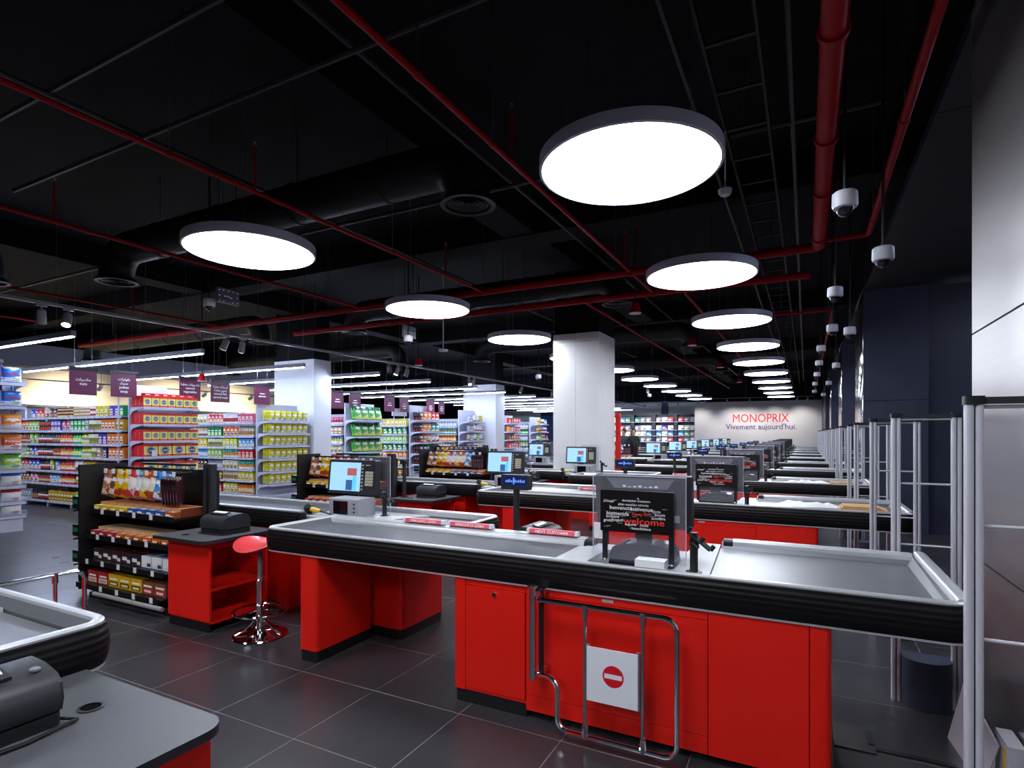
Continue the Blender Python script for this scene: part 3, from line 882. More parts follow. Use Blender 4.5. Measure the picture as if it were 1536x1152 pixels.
def counter_A(k, XR):
    y = Y0 + DY * k
    t = thing('checkout_counter', 'long red checkout counter with steel bagging tray %s' % lane_word(k), 'checkout', (-1.4, y + 0.4, 0), 'long checkout counters')
    XL = -3.40
    p = front_path(XL, XR, y, y + 0.68, y + 1.04, 0.09)
    MB().sweep(p, BPROF).build('bumper', BUMP, t, angle=50)
    MB().sweep(p, RPROF).build('rail', ALU, t, angle=40)
    MB().sweep(p, FPROF).build('inner_flange', FLANGE, t, angle=40)
    MB().sweep(p, TPROF).build('bumper_trim', ALU, t)
    # feed belt, scan deck, tray
    b = MB().box(XL + 0.055, -1.26, y + 0.055, y + 0.585, 0.80, 0.834).build('conveyor_belt', BELT, t)
    MB().box(-1.255, -1.215, y + 0.055, y + 0.585, 0.80, 0.836).build('belt_end_strip', ALU, b)
    rail_bar(XL + 0.01, -1.23, y + 0.585, y + 0.695).build('back_rail', ALU, t)
    MB().rbox(-1.228, -1.17, y + 0.60, y + 0.69, 0.81, 0.872, r=0.018, n=4, axis='x').build('rail_cap', PLASTD, t)
    d = MB().prism([(-1.212, y + 0.055), (-0.415, y + 0.055), (-0.475, y + 1.02), (-0.62, y + 1.02), (-0.62, y + 0.70), (-1.212, y + 0.70)], 0.80, 0.838).build('scan_deck', DECK, t)
    MB().box(-1.06, -0.76, y + 0.18, y + 0.52, 0.8385, 0.842).build('scanner_glass', GLASSD, d)
    tr = MB().prism([(-0.4148, y + 0.055), (XR - 0.055, y + 0.055), (XR - 0.055, y + 1.0), (-0.4738, y + 1.0)], 0.795, 0.8205).build('bagging_tray', STEEL, t)
    # tray sides slope up to the rails
    MB().add([(-0.465, y + 0.968, 0.821), (XR - 0.085, y + 0.968, 0.821), (XR - 0.06, y + 1.0, 0.865), (-0.465, y + 1.0, 0.865), (-0.465, y + 1.002, 0.86), (XR - 0.06, y + 1.002, 0.86)],
             [(0, 1, 2, 3), (3, 2, 5, 4)]).build('tray_side', STEEL, tr)
    MB().add([(XR - 0.085, y + 0.968, 0.821), (XR - 0.085, y + 0.055, 0.821), (XR - 0.06, y + 0.055, 0.834), (XR - 0.06, y + 1.0, 0.865), (XR - 0.058, y + 1.0, 0.86), (XR - 0.058, y + 0.055, 0.83)],
             [(0, 1, 2, 3), (3, 2, 5, 4)]).build('tray_side', STEEL, tr)
    MB().rbox(-0.40, XR - 0.06, y + 0.985, y + 1.045, 0.80, 0.880, r=0.016, n=4, axis='x').build('tray_rail', ALU, t)
    MB().rbox(XR - 0.052, XR + 0.004, y + 0.02, y + 1.035, 0.842, 0.888, r=0.018, n=5, axis='y').build('side_rail', ALU, t)
    MB().rbox(-0.455, -0.401, y + 0.980, y + 1.047, 0.82, 0.878, r=0.02, n=4, axis='x').build('rail_cap', PLASTD, t)
    MB().box(XL + 0.03, XR - 0.03, y + 0.02, y + 0.66, 0.722, 0.795).build('under_frame', KICK, t)
    MB().box(-0.46, XR - 0.03, y + 0.665, y + 1.03, 0.722, 0.79).build('under_frame', KICK, t)
    # left leg
    lg = MB().rbox(-3.065, -2.90, y + 0.0, y + 0.53, 0.075, 0.7215, r=0.03, n=5, corners=(1, 1, 0, 0)).build('leg', RED, t)
    MB().rbox(-3.06, -2.905, y + 0.004, y + 0.525, 0.0, 0.0745, r=0.03, n=5, corners=(1, 1, 0, 0)).build('kick_plate', KICK, lg)
    # base cabinet: carcass, corner posts, door, panels
    cab = MB().box(-1.795, 0.085, y + 0.02, y + 0.62, 0.08, 0.7215).build('base_cabinet', RED, t)
    MB().box(-1.79, -1.342, y + 0.006, y + 0.60, 0.0, 0.0745).build('kick_plate', KICK, cab)
    MB().box(-1.34, 0.08, y + 0.30, y + 0.60, 0.0, 0.0795).build('kick_plate', KICK, cab)
    MB().rbox(-1.805, -1.728, y - 0.004, y + 0.018, 0.075, 0.7215, r=0.02, n=5, corners=(1, 0, 0, 0)).build('corner_post', RED, cab)
    dr = MB().box(-1.724, -1.349, y - 0.004, y + 0.018, 0.092, 0.672).build('door', RED, cab)
    MB().box(-1.726, -1.3435, y + 0.002, y + 0.018, 0.675, 0.7215).build('top_panel', RED, cab)
    MB().box(-1.726, -1.3435, y + 0.002, y + 0.018, 0.075, 0.09).build('bottom_panel', RED, cab)
    lk = MB().tube([(-1.535, y - 0.004, 0.64), (-1.535, y - 0.012, 0.64)], [0.016, 0.013], 14).build('lock', CHROME, dr)
    for (z0, z1) in ((0.045, 0.128), (0.131, 0.668), (0.671, 0.7215)):
        MB().box(-1.340, -0.405, y - 0.002, y + 0.018, z0, z1).build('front_panel', RED, cab)
    MB().box(-0.401, 0.012, y - 0.004, y + 0.018, 0.045, 0.7215).build('front_panel', RED, cab)
    MB().rbox(0.016, 0.098, y - 0.004, y + 0.62, 0.03, 0.7215, r=0.03, n=5, corners=(0, 1, 0, 0)).build('corner_post', RED, cab)
    MB().rbox(-0.915, -0.855, y - 0.0045, y - 0.002, 0.685, 0.70, r=0.003, n=2, axis='y').build('data_plate', ALU, cab)
    return t

def counter_B(k):
    y = Y0 + DY * k
    t = thing('checkout_counter', 'shorter checkout counter behind the long one %s' % lane_word(k) if k >= 0 else 'checkout counter end with silver rail and black bumper at the left edge', 'checkout', (-4.0, y + 0.97, 0), 'short checkout counters')
    X1, yb, yf = -2.20, y + 1.27, y + 0.70
    p = end_path(-6.4, X1, yf, yb, 0.085)
    MB().sweep(p, BPROF).build('bumper', BUMP, t, angle=50)
    MB().sweep(p, RPROF).build('rail', ALU, t, angle=40)
    MB().sweep(p, FPROF).build('inner_flange', FLANGE, t, angle=40)
    MB().sweep(p, TPROF).build('bumper_trim', ALU, t)
    MB().sweep([(-6.4, y + 0.665, 0, -1), (-3.80, y + 0.665, 0, -1)], BPROF).build('bumper', BUMP, t, angle=50)
    MB().rbox(-3.798, -3.74, y + 0.635, y + 0.70, 0.74, 0.872, r=0.02, n=4).build('bumper_cap', PLASTD, t)
    MB().rbox(-6.4, -3.80, y + 0.66, y + 0.72, 0.8655, 0.882, r=0.006, n=3, axis='x').build('front_rail', ALU, t)
    MB().box(-6.38, -3.82, y + 0.725, yb - 0.06, 0.80, 0.834).build('conveyor_belt', BELT, t)
    MB().prism([(-3.815, y + 0.70), (-3.06, y + 0.70), (-2.85, yb - 0.06), (-3.815, yb - 0.06)], 0.80, 0.838).build('scan_deck', DECK, t)
    MB().prism([(-3.05, y + 0.74), (X1 - 0.06, y + 0.74), (X1 - 0.06, yb - 0.06), (-2.845, yb - 0.06)], 0.795, 0.8205).build('bagging_tray', STEEL, t)
    MB().box(-3.05, X1 - 0.085, y + 0.70, y + 0.74, 0.80, 0.868).build('front_rail', ALU, t)
    MB().box(-6.3, X1 - 0.04, y + 0.72, yb - 0.04, 0.722, 0.795).build('under_frame', KICK, t)
    bs = MB().rbox(-3.06, -2.66, y + 0.60, y + 1.14, 0.075, 0.7215, r=0.03, n=5, corners=(0, 1, 1, 0)).build('base_cabinet', RED, t)
    MB().rbox(-3.055, -2.665, y + 0.605, y + 1.135, 0, 0.0745, r=0.03, n=5, corners=(0, 1, 1, 0)).build('kick_plate', KICK, bs)
    MB().box(-4.0, -3.065, y + 1.06, y + 1.10, 0.0, 0.7215).build('modesty_panel', RED, t)
    MB().box(-6.1, -4.01, y + 0.74, y + 1.14, 0.0, 0.7215).build('base_cabinet', RED, t)
    return t

def register(name, label, x, y, back, group):
    """till screen with keypad; the screen looks toward the viewer unless back"""
    t = thing(name, label, 'cash register', (x, y, 0.838), group)
    deg = 180 if back else 0
    def sh(mb, a=0.10):
        mb.v = [(p[0], p[1] + (p[2] - 1.14) * a, p[2]) for p in mb.v]
        return mb.turn(x, y, deg)
    W, z0, z1 = 0.275, 0.998, 1.30
    cs = sh(MB().rbox(x - W, x + W, y - 0.03, y + 0.035, z0, z1, r=0.014, n=4, axis='y')).build('case', PLAST, t)
    sh(MB().rbox(x - W + 0.05, x + W - 0.05, y + 0.0355, y + 0.075, z0 + 0.03, z1 - 0.02, r=0.02, n=4, axis='y')).build('rear_housing', PLASTD, t)
    sc = sh(MB().box(x - W + 0.022, x + 0.105, y - 0.0315, y - 0.0303, z0 + 0.028, z1 - 0.022)).build('screen', SCREEN, t)
    sh(MB().box(x - 0.05, x + 0.06, y - 0.0325, y - 0.0318, z0 + 0.165, z0 + 0.23)).build('screen_red_keys', SCRRED, sc)
    sh(MB().box(x - 0.06, x + 0.015, y - 0.0325, y - 0.0318, z0 + 0.035, z0 + 0.125)).build('screen_navy_keys', SCRBLU, sc)
    sh(MB().box(x + 0.02, x + 0.06, y - 0.0325, y - 0.0318, z0 + 0.035, z0 + 0.16)).build('screen_cyan_keys', SCRCYA, sc)
    kp = MB()
    for r in range(5):
        for c in range(4):
            kp.rbox(x + 0.163 + c * 0.023, x + 0.183 + c * 0.023, y - 0.036, y - 0.03, z0 + 0.08 + r * 0.026, z0 + 0.102 + r * 0.026, r=0.003, n=1, axis='y')
    o = sh(kp).build('keypad', KEYS, t); o['kind'] = 'stuff'
    kp = MB()
    for r in range(8):
        kp.rbox(x + 0.118, x + 0.135, y - 0.035, y - 0.03, z0 + 0.04 + r * 0.03, z0 + 0.055 + r * 0.03, r=0.003, n=1, axis='y')
    o = sh(kp).build('side_keys', KEYS, t); o['kind'] = 'stuff'
    sh(MB().lathe([(0.022, z1 - 0.045), (0.022, z1 - 0.04)], (x + 0.19, y - 0.033, 0), 8)).build('cursor_key', KEYS, t)
    sh(MB().rbox(x + W - 0.03, x + W - 0.018, y - 0.034, y - 0.0302, z0 + 0.06, z1 - 0.03, r=0.002, n=1, axis='y')).build('card_slot', PLASTD, t)
    if back:
        bp = sh(MB().prism([(x - 0.15, z1 - 0.075), (x + 0.15, z1 - 0.075), (x + 0.19, z1 - 0.022), (x - 0.19, z1 - 0.022)], y + 0.0755, y + 0.079, 'y')).build('back_badge', PLASTG, t)
        mb = MB()
        for q, dx in enumerate((-0.09, -0.06, -0.03, 0.0, 0.03, 0.06, 0.09)):
            mb.box(x + dx - 0.010, x + dx + 0.008, y + 0.0793, y + 0.0799, z1 - 0.068, z1 - 0.056 - 0.004 * (q % 3))
        o = sh(mb).build('brand_mark', WHITET, bp); o['kind'] = 'stuff'
        sh(MB().box(x - 0.215, x - 0.175, y + 0.0755, y + 0.0765, z0 + 0.045, z0 + 0.085)).build('rating_label', PLASTL, t)
    MB().rbox(x - 0.05, x + 0.05, y - 0.02, y + 0.02, 0.855, 1.03, r=0.012, n=3).build('neck', PLASTD, t)
    MB().rbox(x - 0.12, x + 0.12, y - 0.08, y + 0.08, 0.8385, 0.8545, r=0.03, n=4).build('foot', PLASTD, t)
    return t

def printer(label, x, y, z):
    t = thing('receipt_printer', label, 'printer', (x, y, z), 'receipt printers')
    b = MB().rbox(x - 0.15, x + 0.15, y - 0.12, y + 0.13, z + 0.0005, z + 0.035, r=0.02, n=4)
    b.build('base', PLASTD, t)
    prof = [(y - 0.115, z + 0.04), (y - 0.125, z + 0.075), (y - 0.115, z + 0.115), (y - 0.09, z + 0.135), (y - 0.02, z + 0.152), (y + 0.06, z + 0.155), (y + 0.105, z + 0.14), (y + 0.125, z + 0.10), (y + 0.125, z + 0.04)]
    MB().prism(prof, x - 0.145, x + 0.145, 'x').build('body', PLAST, t, angle=45)
    for s in (-1, 1):
        MB().prism([(p[0] * 0.98 + y * 0.02, p[1]) for p in prof], x + s * 0.1455, x + s * 0.152, 'x').build('side_cover', PLAST, t)
    MB().prism([(y - 0.06, z + 0.146), (y + 0.0, z + 0.158), (y + 0.0, z + 0.165), (y - 0.06, z + 0.153)], x - 0.11, x + 0.06, 'x').build('paper_slot', PLASTD, t)
    MB().prism([(y - 0.035, z + 0.154), (y - 0.01, z + 0.162), (y - 0.01, z + 0.168), (y - 0.035, z + 0.160)], x - 0.10, x + 0.05, 'x').build('paper', PAPER, t)
    MB().lathe([(0.013, 0), (0.013, 0.006), (0.009, 0.009), (0.0001, 0.009)], (x + 0.115, y - 0.05, z + 0.146), 14).build('button', PLASTG, t)
    MB().tube([(x + 0.15, y - 0.10, z + 0.012), (x + 0.175, y - 0.14, z + 0.008), (x + 0.05, y - 0.165, z + 0.008), (x - 0.12, y - 0.15, z + 0.008)], 0.005, 6).build('cable', PLASTD, t)
    return t

def desk_A(k):
    y = Y0 + DY * k
    t = thing('cashier_desk', 'small red cashier desk with grey top and cable hole %s' % lane_word(k), 'desk', (-1.8, y + 0.95, 0), 'small cashier desks')
    tp = MB()
    tp.rbox(-2.16, -1.42, y + 0.71, y + 1.175, 0.712, 0.738, r=0.07, n=6, corners=(0, 1, 1, 0))
    o = tp.build('top', [TOPG, EDGE], t)
    for p in o.data.polygons:
        if abs(p.normal.z) < 0.5: p.material_index = 1
    MB().lathe([(0.026, 0.0), (0.032, 0.0), (0.034, 0.003), (0.026, 0.0035)], (-1.845, y + 1.035, 0.7382), 20, caps=False).build('cable_grommet', EDGE, t)
    MB().lathe([(0.0001, 0.0), (0.026, 0.0), (0.026, 0.0008), (0.0001, 0.0008)], (-1.845, y + 1.035, 0.7381), 20).build('cable_hole', HOLE, t)
    for x0, x1 in ((-2.12, -2.10), (-1.475, -1.455)):
        MB().box(x0, x1, y + 0.74, y + 1.14, 0, 0.7115).build('side_panel', RED, t)
    MB().box(-2.099, -1.476, y + 1.10, y + 1.12, 0.02, 0.7115).build('back_panel', RED, t)
    for z in (0.06, 0.40):
        MB().box(-2.099, -1.476, y + 0.75, y + 1.099, z, z + 0.02).build('shelf', RED, t)
    dw = MB().box(-2.095, -1.48, y + 0.742, y + 0.76, 0.60, 0.705).build('drawer', RED, t)
    return t

def desk_B(k):
    y = Y0 + DY * k
    t = thing('cashier_desk', 'red open-shelved cashier desk with charcoal top %s' % lane_word(k), 'desk', (-4.3, y + 0.4, 0), 'open cashier desks')
    o = MB().rbox(-4.62, -3.98, y - 0.07, y + 0.58, 0.702, 0.728, r=0.06, n=5, corners=(0, 1, 0, 0)).build('top', [TOPG, EDGE], t)
    for p in o.data.polygons:
        if abs(p.normal.z) < 0.5: p.material_index = 1
    MB().lathe([(0.0001, 0.0), (0.026, 0.0), (0.032, 0.001), (0.0001, 0.0015)], (-4.40, y + 0.06, 0.7281), 18).build('cable_hole', HOLE, t)
    f = MB().box(-4.58, -4.062, y + 0.03, y + 0.05, 0.085, 0.7015).build('side_panel', RED, t)
    MB().box(-4.58, -4.062, y + 0.54, y + 0.56, 0.0, 0.7015).build('side_panel', RED, t)
    MB().box(-4.58, -4.56, y + 0.051, y + 0.539, 0.0, 0.7015).build('back_panel', RED, t)
    MB().box(-4.082, -4.062, y + 0.051, y + 0.539, 0.64, 0.7015).build('apron', RED, t)
    for z in (0.065, 0.315):
        MB().box(-4.559, -4.062, y + 0.051, y + 0.539, z, z + 0.022).build('shelf', RED, t)
    MB().box(-4.58, -4.08, y + 0.04, y + 0.06, 0.0, 0.0645).build('kick_plate', KICK, t)
    MB().box(-4.061, -4.056, y + 0.40, y + 0.47, 0.66, 0.69).build('socket_plate', PLASTL, t)
    return t

def stool(k):
    y = Y0 + DY * k + 0.19; x = -3.69
    t = thing('swivel_stool', 'red saddle swivel stool on chrome pedestal %s' % lane_word(k), 'stool', (x, y, 0), 'cashier stools')
    MB().lathe([(0.0001, 0.0), (0.195, 0.0), (0.2, 0.006), (0.195, 0.014), (0.12, 0.024), (0.05, 0.04), (0.03, 0.05), (0.0001, 0.05)], (x, y, 0), 32).build('base', CHROME, t)
    for a in range(5):
        c, s = math.cos(a * 1.2566 + 0.3), math.sin(a * 1.2566 + 0.3)
        MB().tube([(x + c * 0.025, y + s * 0.025, 0.16), (x + c * 0.05, y + s * 0.05, 0.11), (x + c * 0.11, y + s * 0.11, 0.05), (x + c * 0.17, y + s * 0.17, 0.02)], 0.008, 7).build('spoke', CHROME, t)
    MB().lathe([(0.0001, 0.04), (0.03, 0.04), (0.03, 0.42), (0.022, 0.43), (0.0001, 0.43)], (x, y, 0), 16).build('lower_tube', CHROME, t)
    MB().lathe([(0.0001, 0.43), (0.018, 0.43), (0.018, 0.665), (0.0001, 0.665)], (x, y, 0), 14).build('piston', PLASTG, t)
    ring = [(x + 0.19 * math.cos(i * math.pi / 16), y + 0.19 * math.sin(i * math.pi / 16), 0.19) for i in range(32)]
    MB().tube(ring, 0.010, 8, closed=True).build('foot_ring', CHROME, t)
    for a in range(3):
        c, s = math.cos(a * 2.094 + 0.5), math.sin(a * 2.094 + 0.5)
        MB().tube([(x + c * 0.03, y + s * 0.03, 0.20), (x + c * 0.185, y + s * 0.185, 0.19)], 0.007, 6).build('ring_arm', CHROME, t)
    n, m = 28, 8
    vs = []; fs = []
    def P(rr, an, top):
        px = 0.205 * rr * math.cos(an); py = 0.165 * rr * math.sin(an) * (1 - 0.12 * math.cos(an))
        sad = 0.030 * (math.cos(an * 2)) * rr ** 2 + 0.012 * math.sin(an) * rr ** 2
        ed = (1 - rr ** 6)
        return (x + px, y + py, 0.70 + sad + (0.028 * ed if top else -0.030 * ed))
    rad = [0.001, 0.2, 0.4, 0.6, 0.75, 0.87, 0.95, 1.0]
    for top in (True, False):
        for r in rad:
            for j in range(n):
                vs.append(P(r, 2 * math.pi * j / n, top))
    for i in range(m - 1):
        for j in range(n):
            a, b, c, d = i * n + j, i * n + (j + 1) % n, (i + 1) * n + (j + 1) % n, (i + 1) * n + j
            fs.append((a, b, c, d)); fs.append((a + m * n, d + m * n, c + m * n, b + m * n))
    for j in range(n):
        a, b = (m - 1) * n + j, (m - 1) * n + (j + 1) % n
        fs.append((a, b, b + m * n, a + m * n))
    MB().add(vs, fs).build('seat', STOOLR, t, angle=70)
    return t

WORDS = [('la', .53, .20, .042, 0), ('damtalukar croesawu', .50, .26, .045, 0), ('proteger', .125, .29, .045, 0), ('ahlan wasahlan tolvotta', .46, .355, .045, 0),
         ('benvenuto', .29, .46, .075, 0), ('bienvenue', .575, .47, .075, 0), ('bienvenida', .245, .60, .075, 0), ('horta', .775, .49, .05, 0), ('accoie', .82, .565, .055, 0),
         ('accipere', .175, .665, .055, 0), ('accollire', .80, .65, .055, 0), ('grotic', .115, .765, .058, 0), ('mogush', .245, .745, .055, 0), ('degemer', .43, .83, .048, 0),
         ('moina', .61, .835, .048, 0), ('hetenikomna', .57, .92, .05, 0)]
def welcome_sign(k):
    y = Y0 + DY * k + 0.10
    t = thing('welcome_sign', 'black multilingual welcome sign on two posts %s' % lane_word(k), 'sign', (-0.77, y, 0.88), 'welcome signs on the counters')
    x0, x1, z0, z1 = -0.955, -0.578, 1.03, 1.243
    bd = MB().rbox(x0, x1, y - 0.006, y + 0.006, z0, z1, r=0.004, n=2, axis='y').build('board', BLACKB, t)
    W, Hh = x1 - x0, z1 - z0
    mb = MB()
    for s, a, b, h, _ in WORDS:
        add_text(mb, s, h * Hh * 1.75, lambda px, pz, a=a, b=b: (x0 + a * W + px * 1.0, y - 0.0068, z1 - b * Hh + pz), bold=0.006)
    o = mb.build('lettering', WHITET, bd, smooth=False); o['kind'] = 'stuff'
    mb = MB()                                                    # the words too small to read
    for q in range(26):
        a = 0.08 + 0.84 * ((q * 0.381) % 1); b = (0.235, 0.40, 0.43, 0.535, 0.55, 0.61, 0.62, 0.79, 0.87, 0.89, 0.51, 0.58)[q % 12]
        if abs(a - 0.5) > 0.42: continue
        mb.box(x0 + a * W - 0.012, x0 + a * W + 0.012, y - 0.0068, y - 0.0065, z1 - b * Hh - 0.0012, z1 - b * Hh + 0.0012)
    o = mb.build('fine_print', PLASTL, bd, smooth=False); o['kind'] = 'stuff'
    mb = MB()
    add_text(mb, 'welcome', 0.046, lambda px, pz: (x0 + 0.605 * W + px, y - 0.0069, z1 - 0.79 * Hh + pz), fit=0.555 * W, bold=0.012)
    o = mb.build('welcome_word', REDW, bd, smooth=False); o['kind'] = 'stuff'
    mb = MB()
    add_text(mb, arabic('أهلا وسهلا'), 0.024, lambda px, pz: (x0 + 0.565 * W + px, y - 0.0069, z1 - 0.575 * Hh + pz), fit=0.24 * W, bold=0.014)
    o = mb.build('arabic_greeting', REDW, bd, smooth=False); o['kind'] = 'stuff'
    for x in (-0.935, -0.592):
        ps = MB().box(x - 0.013, x + 0.013, y + 0.0065, y + 0.016, 0.881, 1.20).build('post', PLASTD, t)
        MB().lathe([(0.0001, 0), (0.012, 0), (0.009, 0.008), (0.0001, 0.009)], (x, y - 0.004, 0.881), 10).build('bolt', CHROME, ps)
    return t
def acrylic_screen(k, x0, x1, y, zb, z1, lab, side=True):
    t = thing('acrylic_screen', lab + ' ' + lane_word(k), 'screen', ((x0 + x1) / 2, y, zb), 'clear acrylic screens')
    MB().box(x0, x1, y - 0.002, y + 0.002, zb, z1).build('pane', ACRYL, t)
    for a, b in ((x0 - 0.003, x0), (x1, x1 + 0.003)):
        MB().box(a, b, y - 0.0025, y + 0.0025, zb, z1).build('edge', ACRYLE, t)
    MB().box(x0, x1, y - 0.0025, y + 0.0025, z1, z1 + 0.003).build('edge', ACRYLE, t)
    if side:
        MB().box(x0, x1, y + 0.003, y + 0.16, z1 - 0.004, z1 - 0.0005).build('top_pane', ACRYL, t)
        MB().box(x0, x1, y + 0.158, y + 0.163, z1 - 0.0045, z1).build('edge', ACRYLE, t)
        MB().box(x0 + 0.004, x0 + 0.055, y - 0.0026, y - 0.0022, zb + 0.10, zb + 0.185).build('notice', PAPER, t)
    return t
GLOSSD = mat('glossy_dark_plastic', (58, 58, 63), 0.2, noise=0.05)
def moulded_unit(k):
    y = Y0 + DY * k + 0.25
    t = thing('till_scale', 'dark grey moulded till housing behind the welcome sign %s' % lane_word(k), 'till unit', (-0.78, y, 0.8425), 'moulded till housings')
    prof = [(-0.17, 0.0), (-0.17, 0.03), (-0.15, 0.08), (-0.10, 0.102), (0.05, 0.108), (0.13, 0.10), (0.165, 0.07), (0.175, 0.0)]
    MB().prism([(-0.78 + a, 0.8428 + b) for a, b in prof], y - 0.03, y + 0.16, 'y').build('housing', GLOSSD, t, angle=50)
    MB().prism([(-0.78 + a * 0.62, 0.8428 + 0.012 + b * 0.62) for a, b in prof], y - 0.034, y - 0.0305, 'y').build('recess', PLAST, t, angle=50)
    MB().tube([(-0.95, y - 0.01, 0.845), (-0.94, y - 0.015, 0.89), (-0.90, y - 0.01, 0.93), (-0.84, y + 0.0, 0.965)], 0.006, 6).build('cable', PLASTD, t)
    return t
def paper_stack(k):
    y = Y0 + DY * k + 0.13
    return one('paper_box', MB().box(-0.775, -0.625, y - 0.03, y + 0.05, 0.8385, 0.895), PAPER, 'white paper block under the welcome sign %s' % lane_word(k), 'paper', (-0.70, y, 0.8385), 'paper blocks')
def card_stand(k, x, y, z, w):
    t = thing('card_reader_stand', 'black card reader stand %s %s' % (w, lane_word(k)), 'stand', (x, y, z), 'card reader stands')
    MB().lathe([(0.0001, 0.0), (0.04, 0.0), (0.04, 0.005), (0.022, 0.008), (0.02, 0.012), (0.02, 0.13), (0.025, 0.135), (0.025, 0.16), (0.0001, 0.165)], (x, y, z + 0.0005), 14).build('post', PLASTD, t)
    MB().rbox(x - 0.018, x + 0.018, y - 0.022, y + 0.022, z + 0.12, z + 0.20, r=0.012, n=3).build('swivel_head', PLASTD, t)
    pl = MB()
    c, s = math.cos(math.radians(-38)), math.sin(math.radians(-38))
    def R(a, yy, b): return (x + 0.015 + a * c - b * s, yy, z + 0.165 + a * s + b * c)
    q = [R(-0.06, y - 0.035, 0.0), R(0.08, y - 0.035, 0.0), R(0.08, y + 0.035, 0.0), R(-0.06, y + 0.035, 0.0), R(-0.06, y - 0.035, 0.008), R(0.08, y - 0.035, 0.008), R(0.08, y + 0.035, 0.008), R(-0.06, y + 0.035, 0.008)]
    pl.add(q, [(0, 3, 2, 1), (4, 5, 6, 7), (0, 1, 5, 4), (1, 2, 6, 5), (2, 3, 7, 6), (3, 0, 4, 7)])
    cr = pl.build('cradle', PLAST, t)
    for a in (-0.06, 0.02, 0.08):
        cc = MB()
        p0 = R(a, y - 0.02, 0.008); p1 = R(a, y - 0.02, 0.035)
        cc.tube([p0, p1], 0.011, 8).build('clamp_knob', PLASTD, cr)
    MB().tube([(x, y - 0.02, z + 0.15), R(0.03, y - 0.03, -0.02)], 0.010, 8).build('arm', PLASTD, t)
    return t
def pole_display(k):
    y = Y0 + DY * k + 1.04; x = -1.93
    t = thing('customer_display', 'blue customer display on a tall grey pole %s' % lane_word(k), 'display', (x, y, 0.738), 'customer pole displays')
    MB().rbox(x - 0.06, x + 0.06, y - 0.05, y + 0.05, 0.7385, 0.75, r=0.02, n=4).build('foot', PLAST, t)
    MB().rbox(x - 0.022, x + 0.022, y - 0.018, y + 0.018, 0.7505, 1.115, r=0.010, n=3).build('pole', PLAST, t)
    h = MB().rbox(x - 0.115, x + 0.115, y - 0.032, y + 0.03, 1.116, 1.228, r=0.008, n=3, axis='y').build('head', PLAST, t)
    sc = MB().box(x - 0.10, x + 0.10, y - 0.0335, y - 0.0325, 1.147, 1.215).build('screen', VFD, h)
    mb = MB()
    for q in range(11):
        a = x - 0.075 + q * 0.015
        mb.box(a, a + 0.009, y - 0.0341, y - 0.0337, 1.172, 1.186 + 0.004 * (q % 3))
    mb.box(x - 0.012, x - 0.002, y - 0.0341, y - 0.0337, 1.158, 1.208)
    o = mb.build('screen_glyphs', VFDT, h); o['kind'] = 'stuff'
    return t
def swing_gate(label, x, y, deg):
    """chrome swing gate: hinge at (x, y), leaf along +x before the turn"""
    t = thing('swing_gate', label, 'gate', (x, y, 0.04), 'chrome swing gates')
    T = lambda mb: mb.turn(x, y, deg)
    zt, zb, r = 0.688, 0.052, 0.013
    def arc(cx, cz, rr, a0, a1):
        return [(x + cx + rr * math.cos(math.radians(a0 + (a1 - a0) * i / 6)), y, cz + rr * math.sin(math.radians(a0 + (a1 - a0) * i / 6))) for i in range(7)]
    path = [(x + 0.03, y, zt)] + arc(0.665, zt - 0.06, 0.06, 90, 0) + arc(0.665, zb + 0.06, 0.06, 0, -90) + arc(0.198, zb + 0.06, 0.06, -90, -180) + arc(0.078, 0.306 - 0.06, 0.06, 0, 90) + [(x + 0.03, y, 0.306)]
    T(MB().tube(path, r, 10)).build('frame_tube', CHROME, t)
    T(MB().tube([(x, y, 0.275), (x, y, 0.745)], 0.019, 12)).build('hinge_post', CHROME, t)
    T(MB().tube([(x + 0.036, y + 0.03, 0.285), (x + 0.036, y + 0.03, 0.735)], 0.013, 10)).build('mounting_tube', PLASTD, t)
    T(MB().lathe([(0.0001, 0), (0.027, 0), (0.027, 0.014), (0.0001, 0.016)], (x, y, 0.745), 14)).build('hinge_cap', CHROME, t)
    for z in (0.30, 0.715):
        T(MB().box(x - 0.01, x + 0.04, y + 0.012, y + 0.112, z - 0.012, z + 0.012)).build('wall_bracket', CHROME, t)
    for dx in (0.285, 0.570):
        T(MB().tube([(x + dx, y, zb), (x + dx, y, zt)], 0.0105, 10)).build('upright', CHROME, t)
        T(MB().tube([(x + dx, y, zt - 0.05), (x + dx, y, zt + 0.008)], 0.0165, 10)).build('tee_joint', CHROME, t)
        T(MB().tube([(x + dx, y, zb - 0.008), (x + dx, y, zb + 0.05)], 0.0165, 10)).build('tee_joint', CHROME, t)
    for dx in (0.302, 0.548):
        T(MB().box(x + dx - 0.008, x + dx + 0.008, y - 0.012, y + 0.006, 0.238, 0.508)).build('plate_clamp', PLASTG, t)
    pl = T(MB().box(x + 0.30, x + 0.55, y - 0.017, y - 0.0125, 0.242, 0.504)).build('sign_plate', WHITES, t)
    dm = MB()
    n = 32; cx, cz, rr = x + 0.432, 0.378, 0.052
    dm.add([(cx + rr * math.cos(2 * math.pi * i / n), y - 0.0174, cz + rr * math.sin(2 * math.pi * i / n)) for i in range(n)] + [(cx, y - 0.0174, cz)], [(i, (i + 1) % n, n) for i in range(n)])
    T(dm).build('no_entry_disc', REDSIGN, pl, smooth=False)
    T(MB().box(cx - 0.043, cx + 0.043, y - 0.0181, y - 0.0176, cz - 0.011, cz + 0.011)).build('no_entry_bar', WHITES, pl)
    return t
